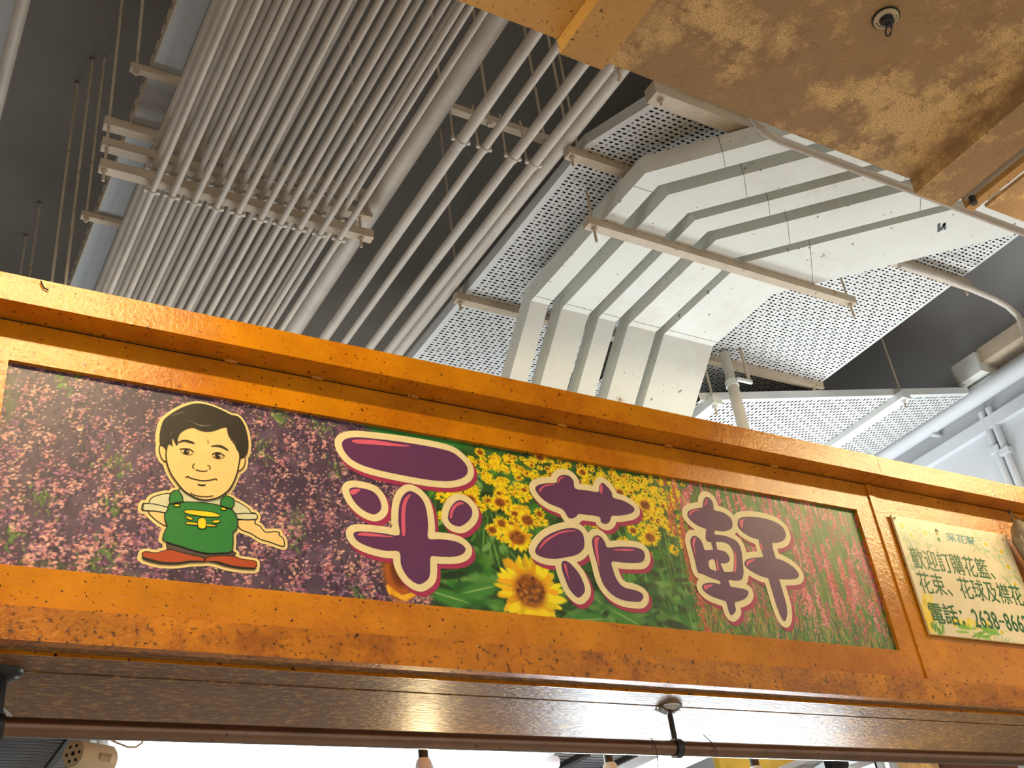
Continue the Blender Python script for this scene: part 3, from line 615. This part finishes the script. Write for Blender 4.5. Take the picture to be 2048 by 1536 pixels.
# perforated cream cylinder
sp_ = thing('perforated_cylinder', 'cream perforated cylinder with a side knob at the left end of the rail', 'cylinder')
c0 = Vector(on_y(146, 1507, 2.75)); ax = Vector((.80, .58, .02)).normalized(); c1 = c0+ax*.11
MB().tube([c0, c0+ax*.003, c1], [.0305, .032, .035], 28).build('body', CREAM, sp_, True)
s1 = ax.cross(Vector((0, 0, 1))).normalized(); s2 = ax.cross(s1)
for k in range(7):
    o_ = Vector() if k == 6 else (s1*math.cos(k*1.047)+s2*math.sin(k*1.047))*.0185
    MB().tube([c0+o_-ax*.0006, c0+o_+ax*.002], .0052 if k == 6 else .0038, 12).build('hole', DARK, sp_, True)
kp = c0+ax*.055+Vector((.030, -.024, -.004)); MB().tube([kp-Vector((.012, 0, 0)), kp+Vector((.012, 0, -.004))], .009, 12).build('knob', CREAM, sp_, True)
wire('lamp_cable', pxs([(218, 1478), (235, 1486), (255, 1494), (272, 1494), (284, 1486), (288, 1470)], 3.0), .0030, STRUT, 'looped grey cable hanging above the left end of the long batten', 'cable')
back = MB().box(-1.2, 5.2, 5.3, 5.36, -1.6, 1.25); structure(back.build('wall_1', WALLW), 'white back wall inside the stall')
def panel(name, u0, u1, v0, v1, Y, m, label, cat, th=.03):
    a = on_y(u0, v0, Y); b = on_y(u1, v1, Y); t = thing(name, label, cat)
    x0, x1 = sorted((a[0], b[0])); z1 = max(a[2], b[2]); z0 = min(a[2], b[2])-.12
    MB().box(x0, x1, Y, Y+th, z0, z1).build('sheet', m, t)
    MB().box(x0-.012, x0, Y-.006, Y+th+.004, z0, z1+.012).build('edge_strip', m, t); MB().box(x0, x1, Y-.006, Y+th+.004, z1, z1+.012).build('edge_strip', m, t)
    return t
panel('yellow_panel', 1436, 1600, 1500, 1536, 4.2, YELLOW, 'stained yellow panel hanging inside the stall behind the rail', 'panel')
panel('screen_unit', 1662, 1700, 1516, 1536, 3.4, GLASSY, 'small black screen with white rim inside the stall', 'screen')
sh_ = thing('white_rack', 'white metal rack beside the small black screen inside the stall', 'rack')
for u in (1758, 1783):
    a = on_y(u, 1505, 3.3); MB().box(a[0], a[0]+.014, 3.3, 3.33, a[2]-.2, a[2]+.05).build('upright', WHITE, sh_)
a = on_y(1765, 1520, 3.3); MB().box(a[0]-.002, a[0]+.034, 3.335, 3.345, a[2]-.2, a[2]+.05).build('infill', GLASSY, sh_)
b1, b2 = on_y(1700, 1536, 3.35), on_y(1752, 1518, 3.35); MB().tube([b1, b2], .012, 4).build('brace', WHITE, sh_)
wr = thing('white_rail_bracket', 'pale sloping bracket rail inside the stall left of the small black screen', 'bracket')
MB().tube([on_y(1560, 1545, 3.3), on_y(1650, 1508, 3.5)], .02, 4).build('arm', WHITE, wr); MB().tube([on_y(1600, 1545, 3.3), on_y(1655, 1512, 3.7)], .012, 4).build('arm', BLUEW, wr)
panel('cork_board', 1803, 1880, 1518, 1540, 3.6, OCHRE, 'mottled ochre board inside the stall right of the white rack', 'board')
panel('red_brown_board', 1884, 2040, 1518, 1545, 3.7, WOODR, 'dark red-brown board inside the stall at the far right', 'board')

# ------------------------------------------------------------------ warm battens under the canopy across the aisle (above the frame)
tube_light('fluorescent_batten', (-1.0, 1.05, 2.09), (.66, 1.05, 2.09), 'warm batten under the ochre canopy, left of the view', 'canopy battens', TUBE_WARM, 1, .09)
tube_light('fluorescent_batten', (3.15, 1.05, 2.09), (4.65, 1.05, 2.09), 'warm batten under the ochre canopy, right of the view', 'canopy battens', TUBE_WARM, 1, .09)

# ------------------------------------------------------------------ ochre canopy overhead
HC = 2.2; EC = .676*HC
can = thing('ochre_canopy', 'mottled ochre canopy overhead at upper right with box beams', 'canopy')
def cx(k): return k*HC
MB().box(-2.0, cx(.578), -1.6, EC-.012, HC, HC+.012).build('canopy_panel', OCHRE_CLEAN, can)
MB().box(1.375, cx(1.172), -1.6, EC, HC, HC+.012).build('canopy_panel', OCHRE, can)
MB().box(cx(1.322), 6.0, -1.6, EC, HC+.004, HC+.016).build('canopy_panel', OCHRE, can)
MB().box(.592*2.15, .652*2.15, -1.6, .688*2.15, 2.15, 2.205).build('box_beam', OCHRE_CLEAN, can)
MB().box(1.194*2.15, 1.268*2.15, -1.6, .695*2.15, 2.15, 2.205).build('box_beam', OCHRE, can)
MB().box(cx(1.173), cx(1.176), -1.6, EC-.03, HC-.012, HC+.05).build('joint_strip', OCHRE_CLEAN, can)
MB().box(1.287*2.16, 1.303*2.16, -1.6, .686*2.16, 2.15, 2.205).build('angle_bar', OCHRE_CLEAN, can)
q = on_z(1950, 405, 2.15)
MB().tube([(q[0]-.006, q[1], q[2]-.006), (q[0]-.006, q[1], q[2]+.02)], .011, 12).build('bolt', BLACK, can, True)
tag(MB().tube([(1.278*2.18, -1.6, 2.18), (1.278*2.18, .675*2.18, 2.18)], .012, 14).build('conduit', GALV, None, True), 'short white conduit tucked beside the ochre canopy beam at the right edge', 'conduit')
cc = [on_z(1480, 205, 2.32), on_z(1500, 225, 2.27), on_z(1516, 250, 2.25), on_z(1535, 268, 2.24), on_z(1560, 281, 2.24)]
yy = float(cc[-1][1]); cc += [(float(cc[-1][0])+.3, yy, 2.24), (4.4, yy, 2.24)]
tag(MB().tube(cc, .0125, 14).build('bent_conduit', GALV, None, True), 'white conduit bending out from behind the ochre canopy edge', 'conduit')
tg = on_z(1240, 136, 2.206)
cl = thing('canopy_clip', 'small white hook clip at the canopy edge beside the box beam', 'clip')
MB().box(tg[0]-.012, tg[0]+.012, tg[1]-.03, tg[1]+.01, tg[2], tg[2]+.006).build('plate', GALV, cl)
MB().tube([(tg[0], tg[1]+.004, tg[2]), (tg[0]+.004, tg[1]+.01, tg[2]-.02), (tg[0]+.004, tg[1]+.02, tg[2]-.028)], .006, 10).build('hook', GALV, cl, True)
# ceiling rose
q = on_z(1771, 35, HC)
rz_ = thing('ceiling_outlet', 'round white outlet plate with black centre on the mottled canopy', 'outlet')
X, Y = float(q[0]), float(q[1])
MB().tube([(X, Y, HC), (X, Y, HC-.004)], .0360, 32).build('rim', BLACK, rz_, True)
MB().tube([(X, Y, HC-.003), (X, Y, HC-.0075)], .0322, 32).build('plate', CREAM, rz_, True)
MB().tube([(X, Y, HC-.007), (X, Y, HC-.022), (X, Y, HC-.026)], [.0185, .0172, .009], 28).build('dark_centre', BLACK, rz_, True)
MB().tube([(X+.010*math.cos(a)+.004, Y+.008+.010*math.sin(a), HC-.026-.012*(1+math.cos(a-1.6))) for a in [k*.6 for k in range(11)]], .0024, 8).build('pull_ring', BLACK, rz_, True)
for k in range(10):
    a = -.9+k*.34; MB().box(X+.0255*math.cos(a)-.0026, X+.0255*math.cos(a)+.0026, Y+.0255*math.sin(a)-.0011, Y+.0255*math.sin(a)+.0011, HC-.0082, HC-.0074).build('mark', SEAM, rz_)

# ------------------------------------------------------------------ strut and rod helpers
def strut(name, x0, x1, y0, z0, label, rods=(), group='support struts', tail=.05, sz=.041, m=STRUT, roof=CZ):
    """channel along x; y0/z0 its near lower edge"""
    t = thing(name, label, 'bracket', group)
    MB().box(x0, x1, y0, y0+sz, z0, z0+sz).build('channel', m, t)
    for x in rods:
        MB().tube([(x, y0+sz/2, z0-tail), (x, y0+sz/2, roof)], .0058, 8).build('rod', m, t, True)
        MB().tube([(x, y0+sz/2, z0-.012), (x, y0+sz/2, z0)], .012, 6).build('nut', m, t)
    return t
def saddle(par, x, y, z, R, m=GALV, lug=.018):
    mb = MB().tube([(x, y-.010, z), (x, y+.010, z)], R+.003, 14); mb.build('saddle', m, par, True)
    for s_ in (-1, 1): MB().tube([(x+s_*(R+lug*.55), y, z-.004), (x+s_*(R+lug*.55), y, z+.012)], .0085, 8).build('saddle_lug', m, par, True)

# ------------------------------------------------------------------ conduit bundle: three layers of ten
H1 = 3.0; RC = .0128
cxs = [.2328, .2575, .2856, .3143, .3429, .373, .3998, .4265, .4552, .4832]
lay = [('lowest', 3.0), ('middle', 3.11), ('topmost', 3.22)]
SY = 3.236
for li, (ln, z) in enumerate(lay):
    st = strut('support_strut', .165*3.035, .527*3.03, SY, z+.035, f'beige strut carrying the {ln} layer of the conduit bundle', (.520, 1.546) if li == 0 else (), roof=CZ)
    for k in range(10):
        x = cxs[k]*H1
        tag(MB().tube([(x, .4, z), (x, 7.5, z)], RC, 14).build('conduit', GALV, None, True), f'{ORD[k]} white conduit from the left in the {ln} layer of the bundle', 'conduit', 'bundled conduits')
        if li < 2 or k > 4: saddle(st, x, 3.264, z, RC)
x = .5*3.2
tag(MB().tube([(x, .4, 3.2), (x, 7.5, 3.2)], .042, 24).build('drain_pipe', GALV, None, True), 'thick white pipe along the right side of the conduit bundle', 'pipe')
# four clipped pipes to the right of it
strut('support_strut', .49*3.32, .655*3.32, .812*3.32, 3.32, 'thin strut above the four separate pipes right of the bundle', (.505*3.32, .57*3.32, .65*3.32), tail=.01, sz=.032)
for k, (kx, R) in enumerate(((.551, .023), (.584, .0165), (.626, .021), (.657, .021))):
    x = kx*3.1
    pp = thing('clipped_pipe', f'{ORD[k]} of four separate pipes between the thick pipe and the perforated tray', 'pipe', 'separate clipped pipes')
    MB().tube([(x, .4, 3.1), (x, 7.5, 3.1)], R, 16).build('pipe_run', GALV, pp, True)
    for y in (.857*3.1, 4.5): 
        saddle(pp, x, y, 3.1, R); MB().tube([(x-R-.01, y, 3.1), (x-R-.01, y, 3.33)], .004, 8).build('clip_rod', STRUT, pp, True)
x = .672*3.2
tag(MB().tube([(x, .4, 3.2), (x, 7.5, 3.2)], .032, 16).build('clipped_pipe', GALV, None, True), 'shaded pipe tucked behind the rightmost of the four separate pipes', 'pipe')

# pale trunking left of the bundle
tl = thing('pale_trunking', 'pale blue-white trunking with slotted beige side, left of the conduit bundle', 'trunking')
MB().box(.182*3.3, .212*3.3, .4, 7.5, 3.3, 3.36).build('cover', BLUEW, tl); MB().box(.182*3.3-.004, .182*3.3, .4, 7.5, 3.297, 3.38).build('side_wall', STRUT, tl)
for k in range(34):
    y = 2.3+k*.075; MB().box(.182*3.3-.0055, .182*3.3-.004, y, y+.030, 3.352, 3.358).build('slot', DARK, tl)
for py, px_ in ((135, 268), (431, 168)):
    q = on_z(px_, py, 3.27)
    strut('trunking_bracket', float(q[0])-.01, .214*3.3, float(q[1]), 3.27, 'small bracket under the pale trunking, ' + ('nearer the top of the picture' if py < 200 else 'nearer the gold fascia'), (float(q[0])+.012,), 'trunking brackets', sz=.028, tail=.02)
for k, (u, v, u2) in enumerate(((155, 165, 0), (185, 118, 0), (80, 405, 0), (52, 470, 0))):
    q = on_z(u, v, CZ); x, y = float(q[0]), float(q[1])
    rd = thing('hanger_rod', ['long thin rod hanging from the dark ceiling, left of the bundle', 'thin ceiling rod beside the pale trunking bracket', 'short thin rod on the dark ceiling near the gold fascia', 'faint thin ceiling rod at the lower left of the ceiling'][k], 'rod', 'ceiling hanger rods')
    MB().tube([(x, y, CZ), (x, y, CZ-1.35)], .006, 8).build('rod', STRUT, rd, True); MB().tube([(x, y, CZ), (x, y, CZ-.012)], .012, 10).build('anchor', CEIL, rd, True)
tag(MB().tube([(.041*3.6, .4, 3.62), (.041*3.6, 7.5, 3.62)], .026, 16).build('conduit', GALV, None, True), 'lone pale conduit beside the beam at the upper left corner', 'conduit')

# ------------------------------------------------------------------ five bent white trunkings
JOINT = mat('joint_grey', (110, 106, 98), .8)
HT = 3.0; DT = .088
edges = [(.8044, .8355), (.8596, .9088), (.928, .9612), (.985, 1.0398), (1.0564, 1.1584)]
T22 = math.tan(math.radians(22.5))
for k, (a, b) in enumerate(edges):
    x0, x1 = a*HT, b*HT
    tr = thing('cable_trunking', ['narrow white bent trunking at the outer edge of the group, left of the others', 'second white bent trunking from the left, twice as wide as the first', 'narrow middle one of the five white bent trunkings', 'fourth white bent trunking from the left', 'widest white bent trunking, rightmost of the five'][k], 'trunking', 'bent white trunkings')
    yb = lambda x: HT*(.801+(x/HT-.775)*.414)
    yc = 1.1125*HT; LA = 1.3; T = 1.3
    sts = []
    for x in (x0, x1):
        y = yb(x); sts.append([((x+LA, y-LA, HT), (x+LA, y-LA, HT+DT)), ((x, y, HT), (x, y, HT+DT)), ((x, yc, HT), (x, yc+DT*T22, HT+DT)), ((x, yc+T, HT-T), (x, yc+T+DT*.7071, HT-T+DT*.7071))])
    mb = MB(); vs = [p for s_ in range(4) for side in (0, 1) for p in sts[side][s_]]   # per station: l-bot, l-top, r-bot, r-top
    fs = []
    for s_ in range(3):
        i, j = s_*4, s_*4+4
        fs += [(i, i+2, j+2, j), (i+1, j+1, j+3, i+3), (i, j, j+1, i+1), (i+2, i+3, j+3, j+2)]
    fs += [(0, 1, 3, 2), (12, 14, 15, 13)]
    mb.add(vs, fs); mb.build('casing', TRUNK, tr)
    # cover joints
    for yj in (2.52+.05*k, 3.30):
        if yb(x1)+.02 < yj < yc: MB().box(x0+.002, x1-.002, yj, yj+.0012, HT-.0012, HT+.001).build('joint', JOINT, tr)
    for la in (.22, .62) if k < 4 else (.22,):
        mb = MB(); xa, ya = x0+la, yb(x0)-la; xb_, yb_ = x1+la-(x1-x0)*.29, yb(x1)-la+(x1-x0)*.29
        d = .0007; mb.add([(xa-d, ya+d, HT-.0012), (xa+d, ya-d, HT-.0012), (xb_+d, yb_-d, HT-.0012), (xb_-d, yb_+d, HT-.0012)], [(0, 1, 2, 3)]); 
        mb.add([(xa-d-.001, ya+d-.001, HT), (xa+d-.001, ya-d-.001, HT), (xa+d-.001, ya-d-.001, HT+DT), (xa-d-.001, ya+d-.001, HT+DT)], [(0, 1, 2, 3)]); mb.build('joint', JOINT, tr)
    for ys in (2.62, 2.66, 2.98, 3.02, 3.28, 3.31):
        MB().tube([(x0, ys, HT+.045), (x0-.004, ys, HT+.045)], .0055, 8).build('screw', TRUNK, tr, True)
    for la in (.25, .29, .33, .6, .64):
        xa, ya = x0+la, yb(x0)-la; MB().tube([(xa, ya, HT+.045), (xa-.003, ya-.003, HT+.045)], .0055, 8).build('screw', TRUNK, tr, True)
    for ts in (.10, .16, .3, .36):
        MB().tube([(x0, yc+ts+.03, HT-ts+.03), (x0-.004, yc+ts+.03, HT-ts+.03)], .0055, 8).build('screw', TRUNK, tr, True)
    if k == 3:
        q = on_y(1243, 783, yc+.27); ts = .255; MB().tube([(3.03, yc+ts, HT-ts), (3.03, yc+ts-.012, HT-ts-.012)], .009, 10).build('eye_bolt', STRUT, tr, True)
    if k == 4:
        mm = MB(); M = [tuple(on_z(u, v, HT-.0015)) for u, v in ((1875, 449), (1881, 446), (1881, 462), (1875, 465), (1880, 459), (1887, 447), (1892, 446), (1883, 462), (1886, 448), (1892, 445), (1892, 459), (1887, 460))]
        mm.add(M, [(0, 1, 2, 3), (4, 5, 6, 7), (8, 9, 10, 11)]); mm.build('painted_mark', BLACK, tr)
strut('support_strut', 2.335, 3.875, 2.743, HT-.0415, 'long beige strut crossing beneath the five white trunkings', (2.372, 3.845), tail=.075)

# ------------------------------------------------------------------ perforated trays
def perf(mb, nx, ny, P, pa, pb, la, lb):
    """nx by ny slots; P(a,b) maps sheet metres to space; a = along the slots"""
    for j in range(ny):
        sh = (j % 4)*1.0
        for i in range(nx):
            a0, a1, b0, b1 = i*pa, (i+1)*pa, j*pb, (j+1)*pb; ca, cb = (a0+a1)/2, (b0+b1)/2
            dot = (i+int(j*1.5)) % 4 == 3
            hl, hb = (la*.22, lb*.40) if dot else (la/2, lb/2)
            e = min(hb*.7, hl*.5)
            inn = [(ca-hl, cb), (ca-hl+e, cb-hb), (ca+hl-e, cb-hb), (ca+hl, cb), (ca+hl-e, cb+hb), (ca-hl+e, cb+hb)]
            out = [(a0, b0), (a1, b0), (a1, b1), (a0, b1)]
            base = len(mb.v); mb.v += [tuple(map(float, P(*q))) for q in out+inn]
            o, n_ = base, base+4
            mb.f += [(o, o+1, n_+2, n_+1), (o+1, n_+3, n_+2), (o+1, o+2, n_+3), (o+2, n_+4, n_+3), (o+2, o+3, n_+5, n_+4), (o+3, n_, n_+5), (o+3, o, n_), (o, n_+1, n_)]
ZT = 3.165
# left tray, kinked where it passes the strut
tA = thing('cable_tray', 'grey perforated cable tray left of the white trunkings', 'cable tray', 'perforated trays')
kink = lambda x, y: (x+max(0, 2.53-y)*.40, y, ZT)
x0t, pa, pb = 2.245, .028, .0205; nx, ny = 29, 148; y0t = 2.08
mb = MB(); perf(mb, nx, ny, lambda a, b: kink(x0t+a, y0t+b), pa, pb, .0195, .0092); mb.build('perforated_sheet', TRAYM, tA, kind='stuff')
for name, xo in (('side_flange', x0t), ('side_flange', x0t+nx*pa)):
    m_ = MB(); ys = [y0t, 2.53, y0t+ny*pb]
    for dx in ((-.024, 0) if xo == x0t else (0, .024),):
        pts = [[(kink(xo+dx[0], y)[0], y, ZT), (kink(xo+dx[1], y)[0], y, ZT)] for y in ys]
        for i in range(2): m_.add([pts[i][0], pts[i][1], pts[i+1][1], pts[i+1][0]], [(0, 1, 2, 3)])
        xe = 0 if xo == x0t else 1
        for i in range(2):
            p, q = pts[i][xe], pts[i+1][xe]; m_.add([p, q, (q[0], q[1], q[2]+.055), (p[0], p[1], p[2]+.055)], [(0, 1, 2, 3)])
    m_.build(name, TRAYM, tA)
# right tray
tB = thing('cable_tray', 'broad white perforated cable tray right of the white trunkings', 'cable tray', 'perforated trays')
x1t, nx, ny = 3.27, 44, 162
mb = MB(); perf(mb, nx, ny, lambda a, b: (x1t+a, 1.85+b, ZT), pa, .0200, .0195, .0092); mb.build('perforated_sheet', TRAYM, tB, kind='stuff')
xe = x1t+nx*pa
MB().box(xe, xe+.012, 1.85, 1.85+ny*.02, ZT, ZT+.055).build('side_flange', TRAYM, tB)
strut('support_strut', .690*3.12, 1.460*3.124, 2.562, 3.124, 'beige strut under both perforated trays, nearer the canopy', (2.176, 4.53), tail=.05)
strut('support_strut', .697*3.12, 1.446*3.124, 3.585, 3.124, 'beige strut under both perforated trays, nearer the gold fascia', (2.20, 4.45), tail=.05)
strut('support_strut', .727*3.124, 2.75, .684*3.124, 3.10, 'stub of strut under the grey tray at the canopy edge', (.74*3.124,), tail=.03, sz=.062)
# sloping tray by the right wall
tC = thing('cable_tray', 'sloping bright perforated tray by the right wall, just above the gold fascia', 'cable tray', 'perforated trays')
YC = 3.60; zc = lambda x: 2.88+(x-3.665)*.2267
pa2, pb2 = .0215, .031; nb = 75; na = 56
mb = MB(); perf(mb, na, nb, lambda a, b: (3.56+b, YC+.028+a, zc(3.56+b)), .0345, pb2, .0250, .0145); mb.build('perforated_sheet', TRAYM, tC, kind='stuff')
xs0, xs1 = 3.56, 3.56+nb*pb2
MB().add([(xs0, YC, zc(xs0)), (xs1, YC, zc(xs1)), (xs1, YC+.028, zc(xs1)), (xs0, YC+.028, zc(xs0)), (xs0, YC, zc(xs0)+.045), (xs1, YC, zc(xs1)+.045)], [(0, 1, 2, 3), (0, 4, 5, 1)]).build('side_flange', TRAYM, tC)
def ystrut(u, v, lab, sz=.05):
    q = on_y(u, v, YC-.03); x = float(q[0]); z = zc(x)-.004
    t = thing('tray_bracket', lab, 'bracket', 'brackets of the sloping tray')
    MB().box(x-sz/2, x+sz/2, YC-.05, YC+2.0, z-.045, z-.002).build('channel', TRAYM, t)
    MB().tube([(x, YC-.02, z-.10), (x, YC-.02, CZ)], .006, 8).build('rod', STRUT, t, True); MB().tube([(x, YC-.02, z-.06), (x, YC-.02, z-.045)], .014, 6).build('nut', TRAYM, t)
ystrut(1803, 781, 'bracket crossing under the sloping tray near the right wall', .075)
ystrut(1427, 790, 'bracket under the sloping tray beside the widest trunking', .06)
# black cables added inside the trays so the slots look dark
CABLE = mat('black_cable', (24, 23, 22), .6)
mb = MB()
for k in range(27):
    x = 2.262+k*.029; mb.tube([kink(x, 2.07)[:2]+(ZT+.016,), kink(x, 2.53)[:2]+(ZT+.016,), (x, 5.1, ZT+.016)], .0144, 6)
mb.build('slot_darkening_cables', CABLE, tA, kind='stuff')
mb = MB()
for k in range(42): x = 3.29+k*.029; mb.tube([(x, 1.8, ZT+.016), (x, 5.08, ZT+.016)], .0144, 6)
mb.build('slot_darkening_cables', CABLE, tB, kind='stuff')
mb = MB()
for k in range(66): y = YC+.05+k*.029; mb.tube([(3.57, y, zc(3.57)+.016), (5.87, y, zc(5.87)+.016)], .0144, 6)
mb.build('slot_darkening_cables', CABLE, tC, kind='stuff')
# vertical pole with clamp
q = on_y(1464, 768, 3.53); x, y = float(q[0]), 3.53; zk = float(q[2])
pol = thing('drop_pole', 'grey vertical pole with clamp rising from behind the fascia beside the trunkings', 'pole')
MB().tube([(x, y, 1.2), (x, y, zk)], .030, 18).build('pole_tube', GALV, pol, True); MB().tube([(x, y, zk), (x, y, ZT-.02)], .026, 18).build('pole_tube', GALV, pol, True)
MB().tube([(x, y, zk-.018), (x, y, zk+.018)], .035, 18).build('clamp', TRUNK, pol, True)
MB().box(x, x+.10, y-.05, y-.035, zk-.004, zk+.014).build('clamp_arm', TRUNK, pol); MB().tube([(x+.085, y-.042, zk), (x+.085, y-.042, ZT)], .009, 10).build('clamp_rod', STRUT, pol, True)

# ------------------------------------------------------------------ along the right wall
WX = 6.06
bp_ = thing('wall_pipe', 'thick white pipe running along the right wall above the fascia', 'pipe')
xp, zp, rp = WX-.085, 3.395, .062
MB().tube([(xp, .5, zp), (xp, 8.5, zp)], rp, 28).build('pipe_run', WALLW, bp_, True)
for y in (2.4, 4.0): MB().box(xp-.01, WX, y, y+.03, zp-.075, zp-.06).build('pipe_bracket', WALLW, bp_)
wt = thing('wall_trunking', 'grey-brown trunking on the right wall above the thick pipe', 'trunking')
MB().box(WX-.17, WX, .5, 3.55, 3.52, 3.62).build('casing', STRUT, wt); MB().box(WX-.20, WX-.02, 3.45, 3.64, 3.46, 3.60).build('end_box', TRUNK, wt)
MB().box(WX-.05, WX, .5, 8.8, 3.17, 3.25).build('wall_ledge', WALLW, wt)
for k, (u, v) in enumerate(((1992, 900), (2012, 903))):
    rr = ray(u, v); p_ = rr*((WX-.03)/rr[0]); y = float(p_[1])
    c = thing('wall_conduit', ['left one of two white conduits dropping down the right wall', 'right one of two white conduits dropping down the right wall'][k], 'conduit', 'conduits down the right wall')
    MB().tube([(WX-.03, y, 3.30), (WX-.03, y, .2)], .022, 14).build('conduit_run', WALLW, c, True)
    MB().box(WX-.058, WX, y-.035, y+.035, float(p_[2])-.02, float(p_[2])+.02).build('saddle', WALLW, c)
bc = [on_y(u, v, 2.545) for u, v in ((1800, 530), (1880, 554), (1940, 577), (1985, 596), (2015, 612), (2036, 632), (2050, 660), (2056, 700))]
tag(MB().tube([tuple(map(float, p)) for p in bc], .0155, 14).build('bent_conduit', GALV, None, True), 'white conduit below the broad tray, bending down near the right wall', 'conduit')
# wrapped roll and wires at the right end of the fascia
q = on_y(2040, 1075, D-.05)
rl = thing('film_roll', 'translucent plastic-wrapped roll hanging at the right edge beside the notice', 'roll')
pR = [(float(q[0])+.02+dx, D-.05, float(q[2])+dz) for dx, dz in ((0, .06), (-.004, .035), (-.004, 0), (.02, -.08), (.03, -.2), (.035, -.32))]
MB().tube(pR, [.010, .028, .036, .034, .036, .034], 18).build('wrapped_body', PLASTIC, rl, True)
wire('hanging_wire', pxs([(2018, 1020), (2024, 1036), (2032, 1056), (2038, 1072)], D-.03), .0022, BLACK, 'black wire hanging from the top rail to the plastic-wrapped roll', 'wire')
wire('hanging_wire', pxs([(2010, 1021), (2024, 1030), (2036, 1038), (2052, 1044)], D-.028), .0016, BLACK, 'thin black wire slanting right from the top rail', 'wire')
wire('drip_strand', pxs([(82, 562), (84, 568), (88, 576), (97, 580)], D-PJ-.004), .0016, SEAM, 'dark strand stuck to the top rail at its left end', 'strand')

# lift everything from eye-relative heights to floor-relative heights
for o in list(S.objects):
    if o.parent is None and o.type in {'MESH', 'EMPTY'}: o.location.z += EYE
